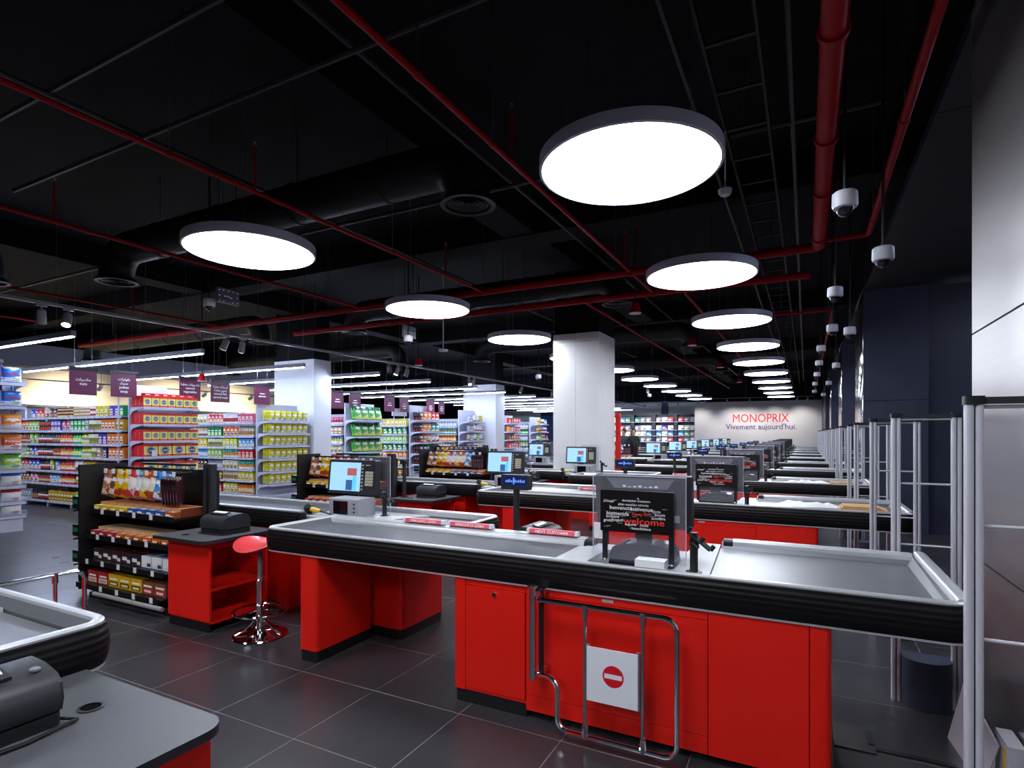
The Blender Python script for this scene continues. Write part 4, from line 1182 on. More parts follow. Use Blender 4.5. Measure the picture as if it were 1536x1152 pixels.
def divider(label, x, y, up):
    t = thing('lane_divider', label, 'divider', (x, y, 0.879), 'next customer dividers')
    b = MB().prism([(y - 0.024, 0.8792), (y + 0.024, 0.8792), (y + 0.016, 0.906), (y - 0.016, 0.906)], x - 0.16, x + 0.16, 'x').build('bar', PINK, t)
    for s in (-1, 1):
        MB().prism([(y - 0.025, 0.8791), (y + 0.025, 0.8791), (y + 0.017, 0.907), (y - 0.017, 0.907)], x + s * 0.1605, x + s * 0.182, 'x').build('end_cap', CAMW, t)
    mb = MB()
    sg = 1 if up else -1
    add_text(mb, 'NEXT CUSTOMER', 0.023, lambda a, b: (x + sg * a, y - 0.0215 + 0.0075 * (0.5 + sg * (b - 0.008) / 0.022), 0.8925 + sg * (b - 0.008)), fit=0.235, bold=0.01)
    mb.v = [(p[0], y - 0.024 + (p[2] - 0.8792) * 0.30 - 0.0008, p[2]) for p in mb.v]
    o = mb.build('lettering', WHITET, b, smooth=False); o['kind'] = 'stuff'
    return t
def scan_box(k):
    y = Y0 + DY * k + 0.93; x = -3.45
    t = thing('coin_unit', 'grey till box with dark window under the screen %s' % lane_word(k), 'till unit', (x, y, 0.838), 'grey till boxes')
    MB().rbox(x - 0.165, x + 0.165, y - 0.11, y + 0.09, 0.8385, 0.99, r=0.012, n=3, axis='x').build('housing', PLASTL, t)
    MB().box(x - 0.115, x + 0.045, y - 0.114, y - 0.1105, 0.858, 0.968).build('window', GLASSD, t)
    for q in range(3):
        MB().tube([(x + 0.115, y - 0.1105, 0.88 + q * 0.033), (x + 0.115, y - 0.116, 0.88 + q * 0.033)], 0.008, 8).build('button', PLASTD, t)
    return t
def hand_scanner(k):
    y = Y0 + DY * k + 0.80; x = -3.80
    t = thing('hand_scanner', 'yellow and black hand scanner lying on the deck %s' % lane_word(k), 'scanner', (x, y, 0.838), 'hand scanners')
    MB().tube([(x - 0.05, y, 0.885), (x - 0.03, y, 0.888), (x + 0.0, y, 0.885)], [0.042, 0.046, 0.028], 12).build('head', PLASTD, t)
    MB().tube([(x - 0.01, y, 0.883), (x + 0.07, y, 0.875), (x + 0.10, y, 0.872)], [0.024, 0.018, 0.016], 10).build('grip', YELLOW, t)
    MB().tube([(x + 0.10, y, 0.872), (x + 0.17, y, 0.862), (x + 0.22, y + 0.01, 0.846), (x + 0.27, y + 0.04, 0.844)], 0.008, 6).build('cable', PLASTD, t)
    MB().lathe([(0.035, 0), (0.03, 0.006), (0.015, 0.02), (0.0001, 0.025)], (x - 0.02, y, 0.8385), 12).build('cradle', PLASTD, t)
    return t

# --- build lanes
def dupe(o, k, words):
    return copy_tree(o, (0, DY * (k - 1), 0), words)
LAST = 10
counter_A(0, 0.575)
A1 = counter_A(1, 0.80)
for k in range(2, LAST + 1):
    dupe(A1, k, 'long red checkout counter with steel bagging tray %s' % lane_word(k))
B0 = counter_B(-1)
B1 = counter_B(0)
for k in range(1, LAST + 1):
    copy_tree(B1, (-2.15 if k == 3 else 0, DY * k, 0), 'shorter checkout counter behind the long one %s' % lane_word(k))
RB = register('cash_register', 'till screen glowing blue with keypad %s' % lane_word(0), -3.60, Y0 + 1.10, False, 'till screens facing the viewer')
SB = scan_box(0)
CB = card_stand(0, -3.18, Y0 + 1.02, 0.838, 'by the blue till screen')
AB = acrylic_screen(0, -3.62, -3.26, Y0 + 1.19, 0.85, 1.33, 'clear acrylic screen behind the blue till screen', side=False)
HB = hand_scanner(0)
for k in range(1, LAST):
    dx = -2.15 if k == 3 else 0
    copy_tree(RB, (dx, DY * k, 0), 'till screen glowing blue with keypad %s' % lane_word(k))
    copy_tree(SB, (dx, DY * k, 0), 'grey till box with dark window under the screen %s' % lane_word(k))
    copy_tree(CB, (dx, DY * k, 0), 'black card reader stand by the blue till screen %s' % lane_word(k))
    if k < 4:
        copy_tree(AB, (dx, DY * k, 0), 'clear acrylic screen behind the blue till screen %s' % lane_word(k))
    if k < 3:
        copy_tree(HB, (dx, DY * k, 0), 'yellow and black hand scanner lying on the deck %s' % lane_word(k))
RA = register('cash_register', 'back of a dark till screen behind the welcome sign %s' % lane_word(0), -0.83, Y0 + 0.50, True, 'till screens seen from behind')
SA = welcome_sign(0)
XA = acrylic_screen(0, -1.004, -0.526, Y0 + 0.125, 0.881, 1.315, 'clear acrylic screen around the welcome sign')
MA = moulded_unit(0)
PA = paper_stack(0)
CA = card_stand(0, -0.50, Y0 + 0.20, 0.838, 'by the bagging tray')
for k in range(1, LAST):
    copy_tree(RA, (0, DY * k, 0), 'back of a dark till screen behind the welcome sign %s' % lane_word(k))
    copy_tree(SA, (0, DY * k, 0), 'black multilingual welcome sign on two posts %s' % lane_word(k))
    copy_tree(CA, (0, DY * k, 0), 'black card reader stand by the bagging tray %s' % lane_word(k))
    if k < 6:
        copy_tree(XA, (0, DY * k, 0), 'clear acrylic screen around the welcome sign %s' % lane_word(k))
        copy_tree(MA, (0, DY * k, 0), 'dark grey moulded till housing behind the welcome sign %s' % lane_word(k))
DA = desk_A(-1)
PD = pole_display(0)
PRA = printer('charcoal receipt printer on the small desk at the lower left corner', -1.93, Y0 - DY + 0.80, 0.738)
PRA.rotation_euler = (0, 0, math.radians(90))
for k in range(0, LAST - 1):
    copy_tree(DA, (0, DY * (k + 1), 0), 'small red cashier desk with grey top and cable hole %s' % lane_word(k))
    if k: copy_tree(PD, (0, DY * k, 0), 'blue customer display on a tall grey pole %s' % lane_word(k))
    copy_tree(PRA, (0.25, DY * (k + 1) + 0.10, 0), 'charcoal receipt printer on the small desk %s' % lane_word(k))
DB = desk_B(0)
ST = stool(0)
PRB = printer('charcoal receipt printer on the open-shelved desk %s' % lane_word(0), -4.25, Y0 + 0.30, 0.728)
for k in range(1, 5):
    dx = -2.15 if k == 3 else 0
    copy_tree(DB, (dx, DY * k, 0), 'red open-shelved cashier desk with charcoal top %s' % lane_word(k))
    copy_tree(PRB, (dx, DY * k, 0), 'charcoal receipt printer on the open-shelved desk %s' % lane_word(k))
# the second lane's open desk carries a tall pole
y = Y0 + DY + 0.10
t = thing('desk_pole', 'charcoal pole on the open-shelved desk in the second lane', 'pole', (-4.52, y, 0.728))
MB().rbox(-4.56, -4.48, y - 0.04, y + 0.04, 0.7285, 0.74, r=0.015, n=3).build('foot', PLAST, t)
MB().rbox(-4.54, -4.50, y - 0.018, y + 0.018, 0.7405, 1.15, r=0.01, n=3).build('pole', PLAST, t)
MB().rbox(-4.56, -4.47, y - 0.05, y + 0.02, 1.1505, 1.20, r=0.015, n=3).build('head', PLASTD, t)
swing_gate('chrome swing gate with no entry sign folded against the nearest counter', -1.245, Y0 - 0.125, 0)
swing_gate('chrome swing gate standing open by the counter end at the left edge', -4.0, Y0 - DY + 1.32, 90)
divider('pink divider reading next customer, right end of the nearest belt rail', -1.47, Y0 + 0.66, True)
divider('pink divider with upside down lettering, left of the other on the nearest belt', -2.10, Y0 + 0.66, False)
divider('pale pink divider lying farther left on the nearest belt rail', -2.50, Y0 + 0.66, False)
for q, x in enumerate((-2.05, -1.65, -1.25)):
    divider('pink divider on the second lane belt rail, %s from the left' % ORD[q], x - 0.15, Y0 + DY + 0.66, q % 2 == 0)
divider('pink divider on the third lane belt rail', -1.7, Y0 + 2 * DY + 0.66, True)

# bags on the trays of the second and third lanes
def crumpled(name, label, x, y, z, L, W, H, m, seed):
    rnd = random.Random(seed); n, q = 14, 7; vs = []; fs = []
    for i in range(n):
        for j in range(q):
            a, b = i / (n - 1), j / (q - 1)
            e = min(1, 4 * min(a, 1 - a) + 0.15) * min(1, 4 * min(b, 1 - b))
            vs.append((x + L * (a - 0.5) + rnd.uniform(-.012, .012), y + W * (b - 0.5) * (0.7 + 0.3 * math.sin(a * 5 + seed)) + rnd.uniform(-.01, .01), z + 0.002 + H * e * rnd.uniform(0.4, 1.0)))
    for i in range(n - 1):
        for j in range(q - 1):
            fs.append((i * q + j, (i + 1) * q + j, (i + 1) * q + j + 1, i * q + j + 1))
    k = len(vs)
    vs += [(v[0], v[1], z + 0.0005) for v in vs]
    fs += [tuple(a + k for a in f[::-1]) for f in fs]
    return one(name, MB().add(vs, fs), m, label, 'bag', (x, y, z), angle=25)
for k, w in ((1, 'second'), (2, 'third')):
    y = Y0 + DY * k + 0.62
    crumpled('plastic_bag', 'crumpled white carrier bags on the bagging tray in the %s lane' % w, 0.02, y, 0.821, 0.62, 0.26, 0.055, PAPER, k)
    t = thing('paper_bag', 'folded brown paper bags on the bagging tray in the %s lane' % w, 'bag', (0.48, y - 0.05, 0.821))
    for q in range(3):
        MB().box(0.27 + 0.02 * q, 0.66 - 0.03 * q, y - 0.20 + 0.015 * q, y + 0.10, 0.8213 + 0.014 * q, 0.8348 + 0.014 * q).build('folded_bag', KRAFT, t)

# ================================================================== security gates
def security_gate(y, lab, open_base=False):
    x0 = 0.44
    t = thing('security_gate', lab, 'security gate', (x0 + 0.16, y, 0), 'anti-theft gate frames')
    for x in (x0, x0 + 0.28):
        ps = MB().rbox(x, x + 0.021, y - 0.022, y + 0.022, 0.0, 1.625, r=0.008, n=3).build('post', ALUP, t)
        MB().rbox(x + 0.024, x + 0.045, y - 0.022, y + 0.022, 0.0, 1.625, r=0.008, n=3).build('post_profile', ALUP, ps)
        MB().box(x + 0.0205, x + 0.0245, y - 0.012, y + 0.012, 0.0, 1.62).build('seam', PLASTD, ps)
        MB().rbox(x - 0.003, x + 0.048, y - 0.026, y + 0.026, 1.6255, 1.652, r=0.01, n=3).build('end_cap', PLASTD, ps)
    MB().box(x0 + 0.048, x0 + 0.277, y - 0.016, y + 0.016, 1.627, 1.648).build('top_bar', PLAST, t)
    for z in (0.90, 1.25, 1.618):
        MB().tube([(x0 + 0.046, y, z), (x0 + 0.279, y, z)], 0.006, 8).build('cross_bar', ALUP, t)
    if True:
        pts = [(x0 + 0.046, y + 0.05), (x0 + 0.279, y + 0.05)]
        for i in range(9):
            a = math.radians(0 - 180 * i / 8)
            pts.append((x0 + 0.1625 + 0.1165 * math.cos(a), y - 0.03 + 0.09 * math.sin(a)))
        MB().prism(pts, 0.0, 0.27, 'z').build('base_cover', NAVY, t)
    return t
security_gate(2.22, 'silver security gate at the right edge')
GT = security_gate(3.93, 'silver security gate just behind the nearest counter')
gy = [5.17, 6.62, 7.85, 9.5, 10.9, 12.4, 13.8, 15.3, 16.7, 18.2, 19.6, 21.1, 22.5, 24.0, 25.4, 26.9]
for q, y in enumerate(gy):
    if any(0 < (y - Y0 - DY * k) + 0.05 < 1.10 for k in range(LAST + 1)):
        kk = int((y - Y0) // DY)
        y = Y0 + DY * kk - 0.10 if (y - Y0 - DY * kk) < 0.5 else Y0 + DY * kk + 1.16
    copy_tree(GT, (0, y - 3.93, 0), 'silver security gate frame, number %s counting from the right edge' % (ORD[q + 2] if q + 2 < 12 else ['thirteen', 'fourteen', 'fifteen', 'sixteen', 'seventeen', 'eighteen'][q - 10]))

# opened gate electronics on the floor by the counter end
t = thing('gate_power_unit', 'opened grey metal gate electronics box on the floor by the counter end', 'electronics', (0.70, 3.3, 0))
MB().add([(0.635, 3.55, 0.001), (0.675, 3.10, 0.001), (0.73, 3.10, 0.20), (0.69, 3.50, 0.31), (0.641, 3.555, 0.001), (0.681, 3.105, 0.001), (0.736, 3.105, 0.20), (0.696, 3.505, 0.31)],
         [(0, 1, 2, 3), (7, 6, 5, 4), (0, 4, 5, 1), (1, 5, 6, 2), (2, 6, 7, 3), (3, 7, 4, 0)]).build('cover_plate', ALUP, t)
MB().box(0.69, 0.80, 3.12, 3.60, 0.0005, 0.012).build('base_plate', ALUP, t)
ps = MB().rbox(0.742, 0.80, 3.02, 3.20, 0.013, 0.24, r=0.006, n=2).build('power_supply', ALUP, t)
mb = MB()
for q in range(7):
    mb.box(0.742 - 0.004, 0.7415, 3.05, 3.075, 0.03 + 0.028 * q, 0.05 + 0.028 * q)
o = mb.build('terminal_block', YELLOW, ps); o['kind'] = 'stuff'
MB().tube([(0.74, 3.2, 0.2), (0.72, 3.26, 0.15), (0.735, 3.3, 0.02)], 0.005, 6).build('cable', PLASTD, t)
# cut floor channel beside it
t = thing('floor_hatch', 'dark lifted floor hatch strip beside the nearest counter base', 'hatch', (0.4, 3.35, 0))
MB().box(0.125, 0.30, 3.20, 3.46, 0.0006, 0.006).build('plate', EDGE, t)
MB().box(0.301, 0.62, 3.24, 3.275, 0.0006, 0.004).build('channel', BLACKB, t)
MB().box(0.27, 0.299, 3.28, 3.42, 0.0062, 0.010).build('latch', BLACKB, t)
# grey plastic tray on the floor by the open swing gate
t = thing('plastic_tray', 'shallow grey plastic tray on the floor under the left counter end', 'tray', (-3.74, 1.62, 0))
MB().rbox(-3.92, -3.58, 1.48, 1.76, 0.0005, 0.008, r=0.05, n=5).build('bottom', PLASTG, t)
rim = [(-3.87, 1.48), (-3.63, 1.48), (-3.58, 1.53), (-3.58, 1.71), (-3.63, 1.76), (-3.87, 1.76), (-3.92, 1.71), (-3.92, 1.53)]
MB().tube([(a, b, 0.03) for a, b in rim], 0.022, 8, closed=True).build('rim', PLASTG, t)
# ================================================================== packaged goods
def C(h):
    return srgb(int(h[0:2], 16), int(h[2:4], 16), int(h[4:6], 16))
WHT, BLK = C('f4f2ee'), C('15141a')

def bag_mb(w, h, d, pal, text=None, lean=0.0):
    """pillow bag; pal = (top band, body, lower panel, accent)"""
    nx, nz = 10, 14
    def b(u, t):
        return d / 2 * max(0.0, 1 - abs(u) ** 2.4) ** 0.6 * max(0.0, 1 - abs(2 * t - 1) ** 5) ** 0.9 + 0.0012
    def P(u, t, s):
        pinch = 1 - 0.05 * math.sin(math.pi * t)
        z = h * t - (0.012 * h * math.sin(u * 9) if t > 0.97 else 0)
        return (u * w / 2 * pinch, s * b(u, t) + lean * (t - 0.0) * h, z)
    m = MB()
    top, body, low, acc = [C(x) for x in pal]
    for s in (-1, 1):
        for j in range(nz):
            for i in range(nx):
                u0, u1 = -1 + 2 * i / nx, -1 + 2 * (i + 1) / nx
                t0, t1 = j / nz, (j + 1) / nz
                uc, tc = (u0 + u1) / 2, (t0 + t1) / 2
                if tc > 0.80 or tc < 0.06: c = top
                elif s < 0 and text is None and (uc / 0.72) ** 2 + ((tc - 0.63) / 0.10) ** 2 < 1: c = WHT
                elif s < 0 and (uc - 0.3) ** 2 * 1.6 + ((tc - 0.24) / 0.2) ** 2 < 0.35: c = acc
                elif s < 0 and tc < 0.36 + 0.14 * uc: c = low
                else: c = body
                m.add([P(u0, t0, s), P(u1, t0, s), P(u1, t1, s), P(u0, t1, s)], [(0, 1, 2, 3)], c)
    if text:
        add_text(m, text[0], h * 0.20, lambda x, z: (x, -b(x / (w / 2), min(0.9, 0.52 + z / h)) * 1.04 - 0.003 + lean * (0.52 + z / h) * h, h * 0.52 + z), fit=w * 0.74, col=C(text[1]), bold=0.03)
    return m
def carton_mb(w, d, h, pal, style=0, text=None):
    top, body, low, acc = [C(x) for x in pal]
    m = MB()
    m.box(-w / 2, w / 2, -d / 2, d / 2, 0, h, body)
    e = 0.0008; y = -d / 2 - e
    if style == 0:                                               # band, lower panel, picture
        m.box(-w / 2, w / 2, y, -d / 2, h * 0.78, h, top)
        m.box(-w * 0.42, w * 0.42, y, -d / 2, h * 0.08, h * 0.46, low)
        m.box(-w * 0.30, w * 0.30, y - e, y, h * 0.16, h * 0.34, acc)
        m.box(-w * 0.36, w * 0.36, y, -d / 2, h * 0.56, h * 0.70, WHT)
    elif style == 1:                                             # roundel box
        m.box(-w / 2, w / 2, y, -d / 2, h * 0.16, h * 0.80, low)
        m.box(-w / 2, w / 2, y - e, y, h * 0.80, h, top)
        n = 14
        for q, (r, c) in enumerate(((min(w, h) * 0.34, C('2f9a78')), (min(w, h) * 0.29, C('f0f0e0')), (min(w, h) * 0.255, C('1d4f8c')))):
            yy = y - e * (1.5 + q)
            m.add([(r * math.cos(2 * math.pi * i / n), yy, h * 0.48 + r * math.sin(2 * math.pi * i / n)) for i in range(n)], [tuple(range(n))], c)
        yy = y - e * 6
        for q, x in enumerate((-0.13, -0.04, 0.05, 0.13)):
            m.box(x * w - 0.018 * w, x * w + 0.022 * w, yy, yy + e, h * 0.40, h * (0.53 + 0.02 * (q % 2)), C('f2e9a8'))
        for q in range(4):
            m.box((-0.4 + 0.22 * q) * w, (-0.32 + 0.22 * q) * w, y - e, y, h * 0.06, h * 0.11, C('f6d060'))
    elif style == 2:                                             # plain shrink tray with wave print
        m.box(-w / 2, w / 2, y, -d / 2, h * 0.55, h, top)
        m.box(-w * 0.4, w * 0.1, y - e, y, h * 0.3, h * 0.62, WHT)
        m.box(w * 0.1, w * 0.45, y - e, y, h * 0.1, h * 0.4, acc)
        m.box(-w / 2, w / 2, -d / 2, d / 2, h, h + e, top)
        m.box(-w * 0.4, w * 0.25, -d * 0.3, d * 0.3, h + e, h + 2 * e, low)
    if text:
        add_text(m, text[0], h * 0.62, lambda a, b: (a, y - e * 3, h * 0.28 + b), fit=w * 0.8, col=C(text[1]), bold=0.01)
    return m
def bottle_mb(r, h, pal, kind='bottle'):
    cap, body, lab, acc = [C(x) for x in pal]
    m = MB(); n = 10
    if kind == 'bottle':
        m.lathe([(0.0001, 0), (r, 0.0), (r, h * 0.18), (r * 1.02, h * 0.18), (r * 1.02, h * 0.38), (r * 1.02, h * 0.55), (r, h * 0.55), (r * 0.9, h * 0.68), (r * 0.42, h * 0.80), (r * 0.42, h * 0.86), (r * 0.5, h * 0.86), (r * 0.5, h), (0.0001, h)],
                n=n, cols=[body, body, lab, lab, acc, lab, body, body, body, cap, cap, cap])
    elif kind == 'jar':
        m.lathe([(0.0001, 0), (r, 0.0), (r, h * 0.15), (r * 1.02, h * 0.15), (r * 1.02, h * 0.6), (r, h * 0.6), (r * 0.86, h * 0.78), (r * 0.9, h * 0.8), (r * 0.9, h), (0.0001, h)],
                n=n, cols=[body, body, lab, lab, acc, body, cap, cap, cap])
    else:
        m.lathe([(0.0001, 0), (r, 0.0), (r, h * 0.06), (r, h * 0.3), (r, h * 0.62), (r, h * 0.94), (r * 0.94, h), (0.0001, h)], n=n, cols=[C('b0b0b4'), C('b0b0b4'), low_or(lab), acc, body, cap, C('c8c8cc')])
    return m
def low_or(c): return c

PROTO = {}
COUNT = {}
def goods(key, x, y, z, deg, label, cat, group, sc=1.0, name=None):
    """key = (shape, dimensions..., palette, extra)"""
    if key not in PROTO:
        sh = key[0]
        if sh == 'bag':
            o = bag_mb(*key[1:4], key[4], key[5], key[6]).build('snack_bag' if key[2] > 0.2 else 'pouch', FILM, angle=60)
        elif sh == 'carton':
            o = carton_mb(*key[1:4], key[4], key[5], key[6]).build('carton', CARD, smooth=False)
        else:
            o = bottle_mb(key[1], key[2], key[3], sh).build(sh, FILM, angle=40)
        PROTO[key] = o
    else:
        o = PROTO[key].copy()
        COL.objects.link(o)
    o.name = name or {'bag': 'pouch' if cat == 'pouch' else 'snack_bag', 'carton': cat.replace(' ', '_')}.get(key[0], key[0])
    o.location = (x, y, z + 0.0006)
    o.rotation_euler = (0, 0, math.radians(deg))
    o.scale = (sc, sc, sc)
    return tag(o, label, cat, group)

# palettes: (top/cap, body, panel/label, accent)
PAL = dict(blue=('1c2f9c', '2438b4', 'e0e6f4', 'f0d040'), red=('a80f1c', 'd2202a', 'f0e0d8', 'f4c838'), tan=('c8a888', 'dcc0a0', '8a4a38', 'f0e6d8'), dark=('1d1d26', '2c2a34', 'b07850', 'e0b0a0'),
           white=('e8e8ee', 'f0f0f2', 'b03030', '3858a8'), yellow=('e0c81c', 'e8d63c', 'f2ecc0', 'c07820'), gold=('c89018', 'dca820', '5a3410', 'f2d870'), green=('0c8848', '16a05a', 'd8f0d8', 'e8f060'),
           lime=('8cc030', 'a8d060', 'e8f4d0', '5a9030'), orange=('e86a10', 'f08422', 'fae0b0', '2848a0'), purple=('4030a0', '5c4cb8', 'f0e8f8', 'f0a030'), brown=('5a2c18', '7a3c1e', 'e8c890', 'c02828'),
           black=('18161a', '201c22', 'd22a26', 'f0e8e0'), sky=('2880c8', '4aa0dc', 'f0f4f8', 'f0d040'), teal=('10907c', '20a890', 'f0f4e8', 'f09030'), pink=('d0405c', 'e06a80', 'f8e8e8', '904050'),
           cream=('e0d8c0', 'ece4cc', 'b8884c', '6a8a40'), navy=('16205c', '1e2c78', 'e8d8a0', 'c83030'), grey=('8c8c96', 'a8a8b0', 'e4e4e8', '50505c'), lemon=('d8d020', 'dcd830', 'e8e8e0', '8a9098'))

SHW = ['bottom', 'second', 'third', 'fourth', 'fifth', 'sixth', 'top']
def fx(u, Y):
    a = (u - 768) / 848.4
    return Y * (a * CX - CY) / (CX + a * CY)

# ---- shelving
def gondola_run(label, x0, x1, yf, zs, ztop, depth=0.42, bays=4):
    t = thing('shelf_run', label, 'shelving', ((x0 + x1) / 2, yf + depth, 0), 'grocery shelf runs')
    yb = yf + depth
    MB().box(x0, x1, yb, yb + 0.03, 0.0, ztop).build('back_panel', SHELFD, t)
    L = (x1 - x0) / bays
    for k in range(bays + 1):
        x = x0 + k * L
        MB().box(x - 0.015, x + 0.015, yb - 0.03, yb - 0.0005, 0.0, ztop + 0.01).build('upright', SHELF, t)
    for q, z in enumerate(zs):
        for k in range(bays):
            a, b = x0 + k * L + 0.017, x0 + (k + 1) * L - 0.017
            s = MB().box(a, b, yf, yb - 0.032, z - 0.025, z).build('shelf', SHELF, t)
            MB().box(a, b, yf - 0.012, yf - 0.0005, z - 0.04, z + 0.004).build('price_strip', SHELF, s)
            mb = MB()
            for i in range(4):
                px = a + (i + 0.3 + 0.3 * ((i * 7 + q) % 3) / 3) * L / 4
                mb.box(px, px + 0.05, yf - 0.0135, yf - 0.0122, z - 0.034, z - 0.004)
            o = mb.build('price_tags', TAGW, s); o['kind'] = 'stuff'
    for k in range(bays + 1):
        x = x0 + k * L
        MB().box(x - 0.03, x + 0.03, yf + 0.02, yb - 0.031, 0.0, zs[0] - 0.026).build('foot', SHELF, t)
    return t
def endcap(label, xf, y0, y1, zs, ztop, depth=0.45, wire=False):
    t = thing('end_shelf', label, 'shelving', (xf - depth, (y0 + y1) / 2, 0), 'aisle end shelves')
    xb = xf - depth
    MB().box(xb - 0.03, xb, y0, y1, 0.0, ztop + (0.12 if not wire else 0)).build('back_panel', SHELF, t)
    for y in (y0, y1):
        MB().box(xb + 0.0005, xb + 0.035, y - 0.02, y + 0.02, 0.0, ztop).build('upright', SHELF, t)
    for q, z in enumerate(zs):
        s = MB().box(xb + 0.037, xf, y0 + 0.006, y1 - 0.006, z - 0.025, z).build('shelf', SHELF, t)
        MB().box(xf + 0.0005, xf + 0.012, y0 + 0.006, y1 - 0.006, z - 0.042, z + 0.006).build('price_strip', SHELF, s)
        if wire:
            mb = MB()
            for zz in (0.02, 0.05, 0.075):
                mb.tube([(xf + 0.016, y0, z + zz), (xf + 0.016, y1, z + zz)], 0.004, 5)
            for i in range(23):
                yy = y0 + (y1 - y0) * i / 22
                mb.tube([(xf + 0.016, yy, z), (xf + 0.016, yy, z + 0.078)], 0.003, 4)
            o = mb.build('wire_front', SHELF, s); o['kind'] = 'stuff'
        for y in (y0 - 0.004, y1 + 0.0005):                      # curved side brackets
            pts = [(xb + 0.036, z - 0.02), (xf - 0.02, z - 0.02), (xf - 0.06, z - 0.035), (xf - 0.2, z - 0.05), (xb + 0.12, z - 0.08), (xb + 0.06, z - 0.13), (xb + 0.036, z - 0.16)]
            if z > 0.2:
                MB().prism(pts, y - 0.002, y + 0.004, 'y').build('shelf_bracket', SHELF, s)
    MB().box(xb + 0.036, xf - 0.03, y0 + 0.03, y1 - 0.03, 0.0, max(0.03, zs[0] - 0.026)).build('foot', SHELF, t)
    return t

Z1 = [0.12, 0.49, 0.76, 1.06, 1.33, 1.605, 1.88]
gondola_run('longest grocery shelf run behind the crisps stand', -17.2, -11.52, 6.12, Z1, 2.12, bays=6)
ROWS1 = {6: [(340, 395, 'pouch', 'blue'), (398, 490, 'pouch', 'red'), (492, 560, 'pouch', 'tan'), (562, 652, 'pouch', 'dark'), (655, 835, 'jar', 'brown', 3), (838, 1020, 'jar', 'cream', 3), (1024, 1098, 'jar', 'white', 2), (1100, 1250, 'carton', 'yellow'), (1255, 1375, 'carton', 'purple'), (1380, 1450, 'carton', 'green')],
         5: [(0, 325, 'pouch', 'orange'), (330, 440, 'pouch', 'lime'), (445, 585, 'jar', 'black', 2), (590, 700, 'carton', 'purple', 2), (702, 808, 'pouch', 'pink'), (812, 985, 'carton', 'green', 2), (990, 1015, 'carton', 'grey', 2), (1018, 1165, 'can', 'cream'), (1168, 1330, 'carton', 'orange'), (1335, 1450, 'carton', 'gold')],
         4: [(0, 325, 'bottle', 'brown'), (330, 430, 'pouch', 'lime'), (433, 592, 'bottle', 'black'), (595, 682, 'bottle', 'dark'), (684, 826, 'bottle', 'red'), (830, 930, 'bottle', 'green'), (933, 1018, 'bottle', 'lemon'), (1020, 1130, 'can', 'cream'), (1133, 1232, 'carton', 'purple'), (1236, 1450, 'carton', 'orange')],
         3: [(0, 325, 'bottle', 'lime'), (330, 430, 'pouch', 'blue'), (433, 600, 'bottle', 'black'), (603, 690, 'bottle', 'brown'), (692, 826, 'bottle', 'red'), (830, 930, 'bottle', 'green'), (933, 1045, 'bottle', 'lemon'), (1050, 1105, 'can', 'cream'), (1108, 1170, 'carton', 'tan'), (1172, 1248, 'carton', 'navy'), (1252, 1450, 'carton', 'orange')],
         2: [(0, 320, 'pouch', 'red'), (325, 455, 'pouch', 'blue'), (460, 555, 'bottle', 'black'), (557, 616, 'pouch', 'lemon'), (620, 680, 'pouch', 'sky'), (684, 846, 'bottle', 'red'), (850, 950, 'pouch', 'white'), (955, 1100, 'pouch', 'gold'), (1110, 1450, 'carton', 'brown')],
         1: [(0, 335, 'pouch', 'brown'), (340, 435, 'pouch', 'pink'), (438, 562, 'bottle', 'brown'), (565, 688, 'pouch', 'sky'), (690, 850, 'bottle', 'red'), (855, 1000, 'bag', 'gold'), (1010, 1450, 'carton', 'tan')],
         0: [(0, 360, 'carton', 'grey'), (365, 432, 'jar', 'dark'), (434, 556, 'bottle', 'black'), (560, 845, 'carton', 'gold'), (850, 1000, 'pouch', 'lime'), (1010, 1450, 'carton', 'yellow')]}
def nth(i, n, mode='left'):
    if n == 1: return ''
    return ', %s from %s' % (ORD[i], mode) if i < 20 else ', beyond the twentieth'
def put_row(x0, x1, yf, z, room, kind, pal, stack, label, group, rnd, deep=1, wmul=1.0):
    h = room
    if kind in ('pouch', 'bag'):
        w = 0.125 * wmul if kind == 'pouch' else 0.17 * wmul
        h = min(room, 0.23); key = ('bag', round(w, 3), round(h, 3), 0.07, PAL[pal], None, 0.0); cat = 'pouch' if kind == 'pouch' else 'bag'; d = 0.075
    elif kind == 'carton':
        w = 0.115 * wmul; h = min(room, 0.21) / stack; key = ('carton', round(w, 3), 0.10, round(h, 3), PAL[pal], 0, None); cat = 'carton'; d = 0.10
    else:
        w = 0.078 * wmul; h = min(room, 0.22 if kind == 'bottle' else 0.20) / stack
        key = (kind, round(w / 2, 3), round(h, 3), PAL[pal]); cat = kind; d = w
    n = max(1, int((x1 - x0) / (w + 0.006)))
    st = (x1 - x0) / n
    for i in range(n):
        for s in range(stack):
            for dd in range(deep):
                goods(key, x0 + (i + 0.5) * st, yf + 0.025 + d / 2 + dd * (d + 0.012), z + s * (h + 0.0008), 0, label + nth(i, n) + ('' if stack == 1 else (', lowest', ', middle layer', ', upper layer')[s]), cat, group)
rnd = random.Random(3)
for q, rows in ROWS1.items():
    nz = Z1[q + 1] if q < 6 else 2.13
    for r in rows:
        x0, x1 = fx(r[0] / 7.68, 6.15), fx(r[1] / 7.68, 6.15)
        x0, x1 = max(x0, -17.15), min(x1, -11.53)
        if x1 - x0 < 0.06: continue
        w = {'pouch': 'pouches', 'bag': 'bags', 'jar': 'jars', 'bottle': 'bottles', 'carton': 'cartons', 'can': 'canisters'}[r[2]]
        put_row(x0, x1, 6.12, Z1[q], nz - Z1[q] - 0.055, r[2], r[3], r[4] if len(r) > 4 else 1,
                '%s %s on the %s shelf of the longest grocery run' % (r[3], r[2], SHW[q]), '%s %s, %s shelf, longest run' % (r[3], w, SHW[q]), rnd)

